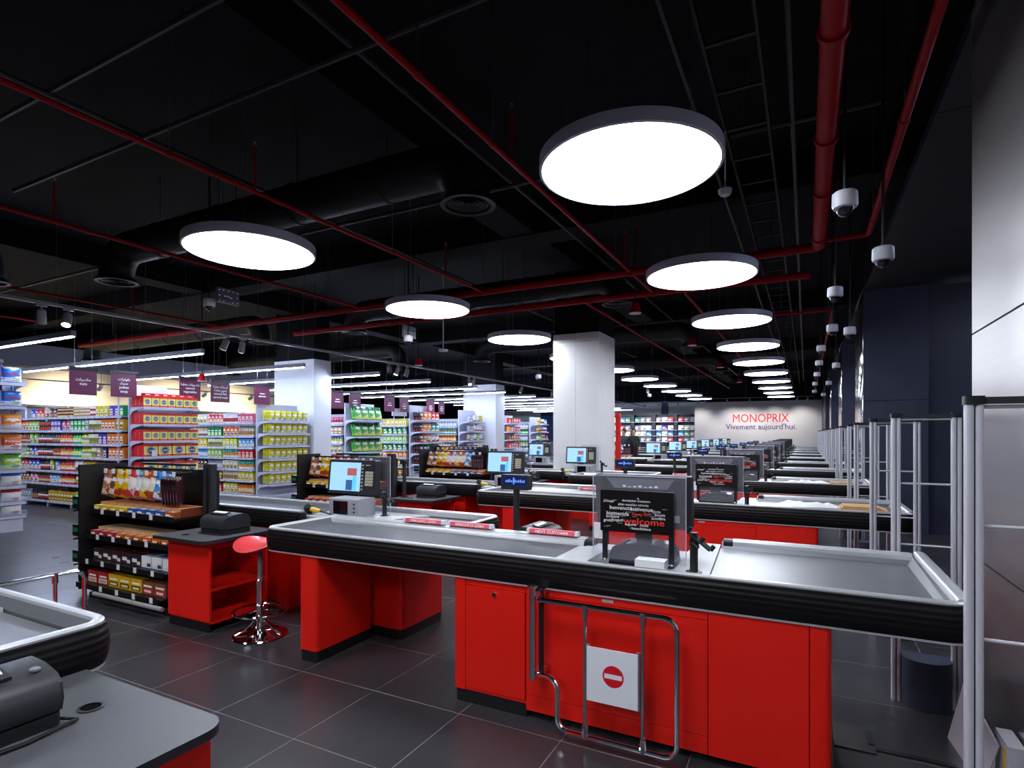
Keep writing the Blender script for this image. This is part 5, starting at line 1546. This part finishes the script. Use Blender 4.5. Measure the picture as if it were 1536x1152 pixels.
Z2 = [0.12, 0.42, 0.685, 0.96, 1.21, 1.48, 1.80]
gondola_run('grocery shelf run right of the red box end shelf', -14.6, -11.52, 9.0, Z2, 2.05, bays=3)
R2 = {6: ['tan', 'cream', 'red', 'white', 'pink'], 5: ['cream', 'tan', 'green', 'orange', 'cream'], 4: ['brown', 'yellow', 'cream', 'lemon', 'sky'], 3: ['red', 'sky', 'lime', 'teal', 'red'], 2: ['white', 'dark', 'grey', 'cream', 'teal'], 1: ['yellow', 'lemon', 'gold', 'cream', 'yellow'], 0: ['lemon', 'gold', 'red', 'yellow', 'orange']}
K2 = ['carton', 'can', 'carton', 'pouch', 'jar']
for q, ps in R2.items():
    nz = Z2[q + 1] if q < 6 else 2.08
    for i, pn in enumerate(ps):
        x0 = -14.4 + i * 0.57; kd = K2[(i + q) % 5]
        put_row(x0, x0 + 0.55, 9.0, Z2[q], nz - Z2[q] - 0.055, kd, pn, 1, '%s %s on the %s shelf right of the red boxes' % (pn, kd, SHW[q]), '%s %s, %s shelf, second run, %s' % (pn, kd, SHW[q], ORD[i]), rnd)
def far_run(lab, yk, x0, zs, ztop, table, kinds, wm=1.3, word=''):
    gondola_run(lab, x0, -11.52, yk, zs, ztop, bays=max(1, int((-11.52 - x0) / 1.2)))
    for q, ps in enumerate(table):
        nz = zs[q + 1] if q < len(zs) - 1 else ztop + 0.03
        L = (-11.53 - x0 - 0.03) / len(ps)
        for i, pn in enumerate(ps):
            a = x0 + 0.03 + i * L; kd = kinds[(i + q) % len(kinds)]
            put_row(a, a + L - 0.02, yk, zs[q], nz - zs[q] - 0.055, kd, pn, 1, '%s %s on the %s shelf %s' % (pn, kd, SHW[q], word), '%s %s, %s shelf %s, part %s' % (pn, kd, SHW[q], word, ORD[i]), rnd, wmul=wm)
Z3 = [0.12, 0.45, 0.75, 1.0, 1.26, 1.52, 1.80]
far_run('grocery shelf run right of the yellow bags', 11.85, -13.4, Z3, 2.1, [['tan', 'red'], ['cream', 'grey'], ['brown', 'green', 'pink'], ['white', 'pink', 'cream'], ['white', 'red', 'sky'], ['teal', 'red', 'tan'], ['orange', 'red', 'pink']], ['can', 'carton'], 1.1, 'right of the yellow bags')
far_run('grocery shelf run right of the green bags', 14.75, -13.6, Z3, 2.05, [['gold'], ['gold', 'yellow'], ['gold', 'orange'], ['lemon', 'green'], ['lemon', 'lime'], ['yellow', 'green'], ['lemon', 'yellow']], ['pouch', 'carton'], 1.3, 'right of the green bags')
far_run('grocery shelf run right of the dark bags', 17.65, -13.3, Z3, 2.1, [['dark'], ['green'], ['grey', 'green'], ['orange', 'tan'], ['brown', 'orange'], ['white', 'teal'], ['brown', 'grey']], ['bottle', 'jar'], 1.4, 'right of the dark bags')
far_run('grocery shelf run beyond the white bags', 20.9, -13.2, Z3, 2.1, [['navy'], ['sky'], ['navy', 'red'], ['navy', 'blue'], ['navy', 'pink'], ['pink', 'cream'], ['yellow', 'green']], ['bottle', 'can'], 1.5, 'beyond the white bags')
far_run('farthest visible grocery shelf run', 23.8, -13.2, Z3, 2.1, [['grey'], ['green'], ['green', 'grey'], ['grey', 'lime'], ['lime', 'grey'], ['grey', 'green'], ['teal', 'grey']], ['bottle', 'jar'], 1.6, 'of the farthest run')

# ---- end shelves
def cap_row(y0, y1, xf, z, n, key, label, cat, group, deep=1, dd=0.11, off=0.03, sc=1.0, lead=3):
    st = (y1 - y0) / n
    for i in range(n):
        for d in range(deep if i else max(deep, lead)):
            goods(key, xf - off - dd * (d + 0.5), y0 + (i + 0.5) * st, z, 90, label + nth(i, n) + ('', ', second row', ', back row')[d], cat, group, sc)
XF = -11.0
ZE = [0.10, 0.42, 0.75, 1.10, 1.40, 1.715, 2.04]
endcap('tall end shelf stacked with red and yellow boxes', XF, 6.21, 7.33, ZE, 2.10)
RB_ = ('e23a2c', 'd8202a', 'f6e27a', 'f2c030')
for q in (4, 5, 6):
    cap_row(6.23, 7.31, XF, ZE[q], 7, ('carton', 0.146, 0.12, 0.215, RB_, 1, None), 'small red roundel box on the %s shelf' % SHW[q], 'box', 'small roundel boxes, %s shelf' % SHW[q], dd=0.13)
    if q == 6:
        for i in range(6):
            goods(('carton', 0.15, 0.12, 0.05, ('d8202a', 'd8202a', 'e8442c', 'e8442c'), 2, None), XF - 0.14, 6.36 + i * 0.165, ZE[q] + 0.2165, 90, 'red flat packet lying on top of the red boxes' + nth(i, 6), 'packet', 'red packets on top')
for q in (1, 2, 3):
    cap_row(6.23, 7.31, XF, ZE[q], 4, ('carton', 0.255, 0.19, 0.245, RB_, 1, None), 'large red roundel box on the %s shelf' % SHW[q], 'box', 'large roundel boxes, %s shelf' % SHW[q], deep=1, dd=0.2, off=0.02, lead=2)
one('price_card', MB().box(XF + 0.0128, XF + 0.0145, 6.36, 6.46, 1.11, 1.22), TAGW, 'white price card clipped to the red box display', 'price card', (XF + 0.013, 6.41, 1.11))

ZY = [0.10, 0.35, 0.64, 0.94, 1.25, 1.54, 1.83]
endcap('end shelf filled with yellow bags in front of the wide column', XF, 9.03, 10.22, ZY, 2.12)
for q in range(1, 7):
    cap_row(9.05, 10.20, XF, ZY[q], 7, ('bag', 0.158, 0.245, 0.085, ('dccb10', 'd8d020', 'd9dade', '9a9aa0'), None, 0.0), 'yellow bag on the %s shelf of the yellow display' % SHW[q], 'bag', 'yellow bags, %s shelf' % SHW[q], dd=0.095)
ZG = [0.12, 0.58, 1.02, 1.455, 1.92]
endcap('end shelf filled with large green bags', XF, 11.90, 13.10, ZG, 2.28)
for q in range(1, 5):
    cap_row(11.93, 13.08, XF, ZG[q], 4, ('bag', 0.28, 0.385, 0.10, ('14582a', '3e9c34', '9cc84a', 'e8a080'), None, 0.25), 'large green bag on the %s shelf of the green display' % ('second', 'third', 'fourth', 'top')[q - 1], 'bag', 'large green bags, shelf %s' % ORD[q], dd=0.10, off=0.06, lead=2)
ZD = [0.15, 0.55, 0.90, 1.25, 1.60, 1.98]
endcap('end shelf with black, orange and white bags', XF, 14.82, 16.0, ZD, 2.35)
DR = {5: ['black', 'orange', 'orange', 'red', 'red'], 4: ['black', 'orange', 'orange', 'teal', 'teal'], 3: ['black', 'orange', 'tan', 'white', 'white'], 2: ['black', 'black', 'teal', 'teal', 'green'], 1: ['black', 'dark', 'orange', 'orange', 'red']}
for q, ps in DR.items():
    for i, pn in enumerate(ps):
        y = 14.84 + (i + 0.5) * 1.14 / 5
        for d in range(1 if i else 3):
            goods(('bag', 0.21, 0.28, 0.10, PAL[pn], None, 0.1), XF - 0.1 - 0.11 * d, y, ZD[q], 90, '%s bag on shelf %s of the dark bag display, place %s%s' % (pn, ORD[q], ORD[i], ('', ', second row', ', back row')[d]), 'bag', '%s bags, shelf %s, place %s' % (pn, ORD[q], ORD[i]))
def mixed_cap(lab, y0, y1, zs, ztop, table, word, wob=0.2):
    endcap(lab, XF, y0, y1, zs, ztop)
    for q, ps in table.items():
        n = len(ps)
        for i, (kd, pn) in enumerate(ps):
            y = y0 + 0.02 + (i + 0.5) * (y1 - y0 - 0.04) / n
            key = {'bag': ('bag', 0.19, 0.25, 0.09, PAL[pn], None, 0.0), 'bottle': ('bottle', 0.045, 0.25, PAL[pn]), 'carton': ('carton', 0.16, 0.12, 0.22, PAL[pn], 0, None), 'jar': ('jar', 0.05, 0.2, PAL[pn])}[kd]
            goods(key, XF - 0.1, y, zs[q], 90, '%s %s on shelf %s %s, place %s' % (pn, kd, ORD[q], word, ORD[i]), kd, '%s %s, shelf %s %s, place %s' % (pn, kd, ORD[q], word, ORD[i]))
Z5 = [0.15, 0.6, 0.95, 1.28, 1.62, 1.98]
mixed_cap('end shelf with white and grey bags', 17.75, 18.9, Z5, 2.3, {5: [('bag', 'grey'), ('bag', 'grey'), ('bag', 'white'), ('bag', 'cream'), ('bag', 'yellow')], 4: [('bag', 'grey'), ('bag', 'grey'), ('bag', 'white'), ('bag', 'white'), ('bag', 'white')], 3: [('bag', 'tan'), ('bag', 'grey'), ('bag', 'white'), ('bag', 'lime'), ('bag', 'white')], 2: [('bag', 'grey'), ('bag', 'grey'), ('bag', 'white'), ('bag', 'cream'), ('bag', 'cream')]}, 'of the white bag display')
mixed_cap('end shelf with reddish boxes', 20.95, 22.1, Z5, 2.2, {5: [('carton', 'red'), ('carton', 'brown'), ('carton', 'orange'), ('carton', 'pink'), ('carton', 'pink')], 4: [('carton', 'orange'), ('carton', 'tan'), ('carton', 'pink'), ('carton', 'pink'), ('carton', 'pink')], 3: [('carton', 'brown'), ('carton', 'brown'), ('carton', 'orange'), ('carton', 'pink'), ('carton', 'pink')], 2: [('carton', 'red'), ('carton', 'pink'), ('carton', 'tan'), ('carton', 'pink'), ('carton', 'red')]}, 'of the reddish display')
mixed_cap('end shelf with yellow and pale bottles', 23.85, 25.0, Z5, 2.2, {5: [('bottle', 'yellow')] * 3 + [('bottle', 'white')] * 3 + [('bottle', 'sky')] * 2, 4: [('bottle', 'gold')] * 3 + [('bottle', 'white')] * 5, 3: [('jar', 'lime')] * 3 + [('bottle', 'cream')] * 3 + [('carton', 'red')], 2: [('jar', 'teal')] * 4 + [('jar', 'cream')] * 3}, 'of the bottle display')
# sign board standing above the shelves
for (y0, y1, zb, w) in ((5.95, 6.95, 2.24, 'behind the red boxes'), (14.0, 14.72, 2.10, 'left of the dark bags')):
    t = thing('header_board', 'blank white header board %s' % w, 'board', (-11.5, (y0 + y1) / 2, 0))
    MB().box(-11.52, -11.49, y0, y1, zb, zb + 0.24).build('board', WHITES, t)
    for yy in (y0 + 0.1, y1 - 0.1):
        MB().box(-11.519, -11.505, yy - 0.01, yy + 0.01, 0.0, zb - 0.0005).build('pole', SHELF, t)
# crisps stand at the left edge
ZW = [0.25, 0.464, 0.72, 0.966, 1.276, 1.60, 1.96, 2.33]
endcap('white wire crisps stand at the left edge', XF, 3.28, 4.42, ZW, 2.36, wire=True)
CR = [(('187a3c', 'e8eaec', 'd8d8d8', 'c85a4a'), 'green and white'), (('b02430', 'e6e6ea', 'e0e0e0', 'd87a50'), 'red and white'), (('1e62b4', 'e8ecf0', 'e8d8b0', 'd89a40'), 'blue and white'), (('6ab82c', '9ccc40', 'd8e890', '4a8a24'), 'bright green'), (('f08a18', 'e8602a', 'f8e8d8', 'c02a24'), 'orange red'), (('f09020', 'ee8024', 'f8dcc0', 'f8f0e8'), 'orange'), (('1d5fb0', '1f6cc0', 'dfe8e8', '9ab84c'), 'blue'), (('1d5fb0', '1f6cc0', 'dfe8e8', '9ab84c'), 'deep blue')]
for q, (pl, nm) in enumerate(CR):
    tx = ('Ruffles', 'c01c30') if q >= 6 else (('Fritos', 'f8f0e8') if q == 4 else None)
    h = 0.195 if q < 3 else 0.245
    for i in range(4):
        goods(('bag', 0.262, h, 0.12, pl, tx, 0.0), XF - 0.09, 3.30 + (i + 0.5) * 0.276, ZW[q], 90, '%s crisps bag on the wire stand, %s shelf down%s' % (nm, ORD[7 - q], nth(i, 4)), 'bag', '%s crisps, shelf %s' % (nm, ORD[q]))

# ---- sweets racks between the lanes
RK = []
def rack(k):
    y = Y0 + DY * k
    x0, x1, yb = -6.18, -4.72, y + 0.56
    t = thing('sweets_rack', 'black sweets rack with hanging bags %s' % lane_word(k), 'rack', ((x0 + x1) / 2, yb, 0), 'black sweets racks')
    MB().box(x0, x1, yb, yb + 0.02, 0.05, 1.20).build('back_panel', RACKB, t)
    MB().box(x0, x0 + 0.025, y + 0.14, yb - 0.0005, 0.05, 1.24).build('side_panel', RACKB, t)
    for xx in (x1 - 0.04, x1 - 0.12):
        MB().rbox(xx, xx + 0.04, yb - 0.06, yb - 0.001, 0.0, 1.26, r=0.006, n=2).build('upright', PLAST, t)
    MB().box(x0 + 0.026, x1 - 0.125, yb - 0.10, yb - 0.061, 1.17, 1.21).build('hook_rail', RACKB, t)
    MB().box(x0 + 0.4, x1 - 0.3, yb - 0.06, yb - 0.001, 1.235, 1.255).build('top_bar', RACKB, t)
    zz = [(0.12, 0.44), (0.335, 0.40), (0.565, 0.36), (0.80, 0.32)]
    for z, d in zz:
        s = MB().box(x0 + 0.026, x1 - 0.125, yb - d, yb - 0.001, z - 0.02, z).build('shelf', RACKB, t)
        MB().box(x0 + 0.026, x1 - 0.125, yb - d - 0.012, yb - d - 0.0005, z - 0.035, z + 0.012).build('shelf_lip', RACKB, s)
        for q in range(6):
            px = x0 + 0.12 + q * 0.26 + 0.05 * ((q * 3 + int(z * 10)) % 3)
            if px < x1 - 0.2:
                MB().box(px, px + 0.045, yb - d - 0.015, yb - d - 0.0125, z - 0.03, z + 0.018).build('price_tag', TAGW, s)
    for q in range(9):
        px = x0 + 0.16 + q * 0.135
        h = MB().tube([(px, yb - 0.10, 1.19), (px, yb - 0.26, 1.185)], 0.003, 5).build('hook', STRAP, t)
        MB().box(px - 0.022, px + 0.022, yb - 0.266, yb - 0.2615, 1.155, 1.20).build('price_tag', TAGW, h)
    # side trays with green talkers facing the store
    for q, z in enumerate((0.30, 0.55, 0.82)):
        s = MB().add([(x0 - 0.001, y + 0.16, z), (x0 - 0.13, y + 0.16, z - 0.03), (x0 - 0.13, y + 0.5, z - 0.03), (x0 - 0.001, y + 0.5, z), (x0 - 0.001, y + 0.16, z - 0.015), (x0 - 0.13, y + 0.16, z - 0.045), (x0 - 0.13, y + 0.5, z - 0.045), (x0 - 0.001, y + 0.5, z - 0.015)],
                     [(0, 1, 2, 3), (7, 6, 5, 4), (0, 4, 5, 1), (1, 5, 6, 2), (2, 6, 7, 3), (3, 7, 4, 0)]).build('side_tray', RACKB, t)
        MB().box(x0 - 0.125, x0 - 0.02, y + 0.15, y + 0.158, z + 0.0, z + 0.11).build('talker_board', RACKB, s)
        MB().box(x0 - 0.115, x0 - 0.035, y + 0.147, y + 0.1495, z + 0.04, z + 0.08).build('shelf_talker', TAGG, s)
    MB().box(x0 + 0.2, x1, yb - 0.42, yb, 0.0, 0.0495).build('plinth', RACKB, t)
    MB().tube([(x0 + 0.50, y + 0.03, 0.10), (x1 + 0.06, y + 0.03, 0.10)], 0.018, 10).build('bumper_bar', ALU, t)
    for xx in (x0 + 0.6, x1 - 0.1):
        MB().tube([(xx, y + 0.03, 0.10), (xx, yb - 0.42, 0.04)], 0.012, 8).build('bumper_arm', PLASTD, t)
    return t, x0, x1, yb
R0, rx0, rx1, ryb = rack(0)
RKN = {}
def rack_word(k):
    return 'nearest sweets rack' if k == 0 else '%s sweets rack back' % ORD[k]
def sweet(key, x, y, z, deg, nm, cat, where):
    i = RKN.get((nm, where), 0); RKN[(nm, where)] = i + 1
    o = goods(key, x, y, z, deg, '%s %s %s, %s from left' % (nm, where, rack_word(0), ORD[i]), cat, '%s, %s' % (nm, rack_word(0)))
    if where.startswith('hanging'): o.rotation_euler[1] = math.radians(11)
    RK.append((o, nm, where, cat, i))
HB_ = [(('a8644c', 'b87858', 'e0c8b0', 'a03030'), 'tan sweets bag', None), (('6a4030', '7a4a34', 'e8dcc8', 'f0e8d8'), 'brown patterned sweets bag', None), (('d8a810', 'e8bc18', 'c83020', '7a4a20'), 'yellow sweets bag', None), (('d8a810', 'e8bc18', 'c83020', '7a4a20'), 'yellow sweets bag', None),
       (('c82838', 'e8e4e0', 'c03038', 'd8b8a8'), 'white and red sweets bag', None), (('48a0c8', 'e8e8e8', 'b83028', 'e0d0c0'), 'white, blue-topped sweets bag', None), (('c85a20', 'e8e0d0', 'e8b820', 'a03818'), 'orange and yellow sweets bag', None), (('a04018', 'e8dccc', 'a8481c', '7a2c14'), 'orange-brown sweets bag', None), (('2878c8', '4a98dc', 'e8ecf0', '7a4a30'), 'blue and white sweets bag', None)]
xs = rx0 + 0.17
for q, (pl, nm, tx) in enumerate(HB_):
    sweet(('bag', 0.178, 0.26, 0.06, pl, tx, 0.0), xs + q * 0.106 - 0.04, ryb - 0.22 + 0.016 * (q % 2), 0.925, 24 if q % 2 else 16, nm, 'bag', 'hanging on the')
for q in range(6):
    sweet(('bag', 0.15, 0.25, 0.05, ('33141a', '3c1c22', '6a4858', '8a7480'), None, 0.0), rx1 - 0.215 - 0.043 * (5 - q), ryb - 0.20, 0.905, -52, 'dark shiny sweets bag', 'bag', 'hanging on the')
for q in range(9):
    sweet(('carton', 0.135, 0.22, 0.075, ('c89068', '7a3414', 'a8481c', '3a6ab8' if q % 3 == 1 else '4a1c10'), 2, ('Galaxy', 'f2e6d2')), rx0 + 0.14 + q * 0.141, ryb - 0.15, 0.80, 0, 'brown chocolate box', 'box', 'on the upper shelf,')
for q in range(9):
    pl = (('e0c020', 'd8b418', 'f0e0a0', 'a03020'), ('2858a8', '2c60b0', 'e0e8f0', 'd8a820'), ('b0542c', 'a04420', 'e8d0b0', 'e0e0e0'))[min(2, q // 4)]
    sweet(('carton', 0.13, 0.06, 0.05, pl, 2, None), rx0 + 0.14 + q * 0.141, ryb - 0.29, 0.80, 0, ('yellow', 'blue', 'rust')[min(2, q // 4)] + ' sweets packet', 'packet', 'fronting the upper shelf,')
for q in range(9):
    sweet(('carton', 0.135, 0.22, 0.07, ('d8a878', 'b0441c', 'e0c8a8', 'e07820'), 2, None), rx0 + 0.14 + q * 0.141, ryb - 0.17, 0.565, 0, 'orange chocolate bar box', 'box', 'on the middle shelf,')
for q in range(9):
    pl = ('c02434', 'a01c28', 'f0e0d0', '7a2020') if q < 3 else ('d86a18', 'c05a14', 'f0e0d0', '5a2410')
    sweet(('carton', 0.125, 0.07, 0.045, pl, 2, None), rx0 + 0.14 + q * 0.141, ryb - 0.315, 0.565, 0, ('red' if q < 3 else 'orange') + ' chocolate bar tray', 'packet', 'fronting the middle shelf,')
for q in range(8):
    pl = ('30242c', '3a2c34', 'a83424', 'e8e0d8') if q < 5 else ('e8ecf0', 'dce4ec', '2c68b0', '183c78')
    sweet(('carton', 0.145, 0.26, 0.10, pl, 2, None), rx0 + 0.14 + q * 0.158, ryb - 0.19, 0.335, 0, ('dark' if q < 5 else 'white and blue') + ' sweets box', 'box', 'on the second shelf,')
for q in range(7):
    pl = ('b02830', '9c2028', 'e8d8c8', 'c8a070') if q < 2 else (('d8a818', 'e0b820', '5a3a10', 'f0e0a0') if q < 5 else ('7a4a30', '84543a', 'c01c24', 'e8d8c8'))
    sweet(('carton', 0.165, 0.30, 0.115, pl, 0, None), rx0 + 0.15 + q * 0.178, ryb - 0.22, 0.12, 0, ('red' if q < 2 else 'yellow' if q < 5 else 'brown') + ' sweets carton', 'box', 'on the bottom shelf,')
for k in range(1, 6):
    dx = -2.15 if k == 3 else (-0.30 if k < 3 else 0)
    copy_tree(R0, (dx, DY * k, 0), 'black sweets rack with hanging bags %s' % lane_word(k))
    for q, (o, nm, where, cat, i) in enumerate(RK):
        if k > 2 and (o.location.z < 0.7): continue
        c = o.copy(); COL.objects.link(c)
        c.location = (o.location.x + dx, o.location.y + DY * k, o.location.z)
        tag(c, '%s %s %s, %s from left' % (nm, where, rack_word(k), ORD[i]), cat, '%s, %s' % (nm, rack_word(k)))

# ---- dark shelves on the far back wall
t = thing('wall_shelving', 'dark blue wall shelving far behind the tills', 'shelving', (-9.3, 38.9, 0))
DN = mat('dark_blue_shelf', (36, 40, 66), 0.5, noise=0.05)
MB().box(-13.6, -6.2, 39.0, 39.05, 0, 2.85).build('back_panel', DN, t)
for k in range(6):
    x = -13.55 + k * 1.46
    MB().box(x - 0.11, x + 0.11, 38.55, 38.999, 0, 2.85).build('upright', DN, t)
ZB = [0.2, 0.6, 1.0, 1.40, 1.80, 2.35]
for z in ZB:
    MB().box(-13.6, -6.2, 38.5, 38.548, z - 0.03, z).build('shelf_edge', SHELF, t)
    MB().box(-13.6, -6.2, 38.5485, 38.998, z - 0.03, z).build('shelf', DN, t)
cols_ = ['white', 'sky', 'white', 'teal', 'purple', 'grey', 'white', 'grey', 'cream', 'white', 'white', 'pink', 'sky', 'grey', 'white']
for q, z in enumerate(ZB):
    if z < 0.9: continue
    for k in range(5):
        for i in range(3):
            pn = cols_[(q * 5 + k * 4 + i * 2) % 15]
            goods(('carton', 0.34, 0.3, 0.30, PAL[pn], 2, None), -13.55 + k * 1.46 + 0.34 + i * 0.39, 38.72, z, 0, '%s box on the far blue shelving, shelf %s, bay %s, place %s' % (pn, ORD[q], ORD[k], ORD[i]), 'box', '%s boxes, shelf %s, bay %s, far shelving' % (pn, ORD[q], ORD[k]))
one('red_panel', MB().rbox(-3.335, -3.25, 10.84, 10.95, 0, 1.95, r=0.01, n=2), RED, 'narrow upright red board beside the white column', 'board', (-3.29, 10.9, 0))

# ================================================================== people in the distance
def person(label, x, y, face, top, trousers):
    t = thing('person', label, 'person', (x, y, 0), 'shoppers in the distance')
    J = {'pel': (0, 0, .95), 'waist': (0, 0, 1.08), 'chest': (0, 0, 1.28), 'neck': (0, 0, 1.45), 'head0': (0, -.01, 1.53), 'head1': (0, -.015, 1.63), 'head2': (0, -.01, 1.71),
         'sl': (.17, 0, 1.40), 'el': (.24, .02, 1.14), 'wl': (.2, -.12, .95), 'hl': (.18, -.18, .89), 'sr': (-.17, 0, 1.40), 'er': (-.24, .02, 1.14), 'wr': (-.18, -.16, 1.02), 'hr': (-.15, -.22, 1.0),
         'hpl': (.09, 0, .90), 'kl': (.1, -.02, .5), 'al': (.1, .03, .09), 'tl': (.11, -.14, .03), 'hpr': (-.09, 0, .90), 'kr': (-.1, -.02, .5), 'ar': (-.1, .03, .09), 'tr': (-.11, -.14, .03)}
    E_ = [('pel', 'waist'), ('waist', 'chest'), ('chest', 'neck'), ('neck', 'head0'), ('head0', 'head1'), ('head1', 'head2'), ('chest', 'sl'), ('sl', 'el'), ('el', 'wl'), ('wl', 'hl'), ('chest', 'sr'), ('sr', 'er'), ('er', 'wr'), ('wr', 'hr'),
          ('pel', 'hpl'), ('hpl', 'kl'), ('kl', 'al'), ('al', 'tl'), ('pel', 'hpr'), ('hpr', 'kr'), ('kr', 'ar'), ('ar', 'tr')]
    rad = {'pel': (.15, .11), 'waist': (.14, .10), 'chest': (.17, .12), 'neck': (.055, .055), 'head0': (.07, .085), 'head1': (.078, .098), 'head2': (.05, .06), 'sl': (.07, .07), 'sr': (.07, .07), 'el': (.045, .045), 'er': (.045, .045), 'wl': (.03, .03), 'wr': (.03, .03), 'hl': (.035, .025), 'hr': (.035, .025),
           'hpl': (.09, .09), 'hpr': (.09, .09), 'kl': (.06, .06), 'kr': (.06, .06), 'al': (.042, .042), 'ar': (.042, .042), 'tl': (.035, .03), 'tr': (.035, .03)}
    names = list(J)
    c, s = math.cos(face), math.sin(face)
    me = bpy.data.meshes.new('body')
    me.from_pydata([(J[n][0] * c - J[n][1] * s, J[n][0] * s + J[n][1] * c, J[n][2]) for n in names], [(names.index(a), names.index(b)) for a, b in E_], [])
    o = bpy.data.objects.new('body', me); COL.objects.link(o)
    sk = o.modifiers.new('skin', 'SKIN')
    for i, n in enumerate(names):
        d = me.skin_vertices[0].data[i]
        d.radius = rad[n]; d.use_root = n == 'pel'
    sb = o.modifiers.new('smooth', 'SUBSURF'); sb.levels = 1; sb.render_levels = 1
    dg = bpy.context.evaluated_depsgraph_get()
    m2 = bpy.data.meshes.new_from_object(o.evaluated_get(dg))
    bpy.data.objects.remove(o); 
    for m in (top, trousers, SKIN, PLASTD): m2.materials.append(m)
    for p in m2.polygons:
        z = p.center.z; r = math.hypot(p.center.x, p.center.y)
        p.material_index = 3 if z < 0.07 else (1 if z < 0.93 and r < 0.175 else (2 if z > 1.455 or (z < 1.03 and r > 0.165) else 0))
        p.use_smooth = True
    m2.name = 'body'
    b = bpy.data.objects.new('body', m2); COL.objects.link(b); b.parent = t
    MB().lathe([(0.0001, .115), (.045, .11), (.085, .07), (.098, .0), (.092, -.06), (.06, -.10), (.0001, -.03)], (x + 0.012 * -s, y + 0.03 * c, 1.655), 14, sx=0.9, sy=1.05).build('hair', HAIR, t)
    for q in (-1, 1):
        MB().lathe([(0.0001, -.025), (.012, -.015), (.014, .01), (.0001, .025)], (x + q * 0.086 * c, y + q * 0.086 * s, 1.60), 8).build('ear', SKIN, t)
    return t
person('person in black with dark hair standing behind the far tills', -6.0, 21.9, 0.5, CLOTH, CLOTHG)
person('person in grey half hidden beside the red board', -6.45, 22.1, -0.6, CLOTHG, CLOTH)
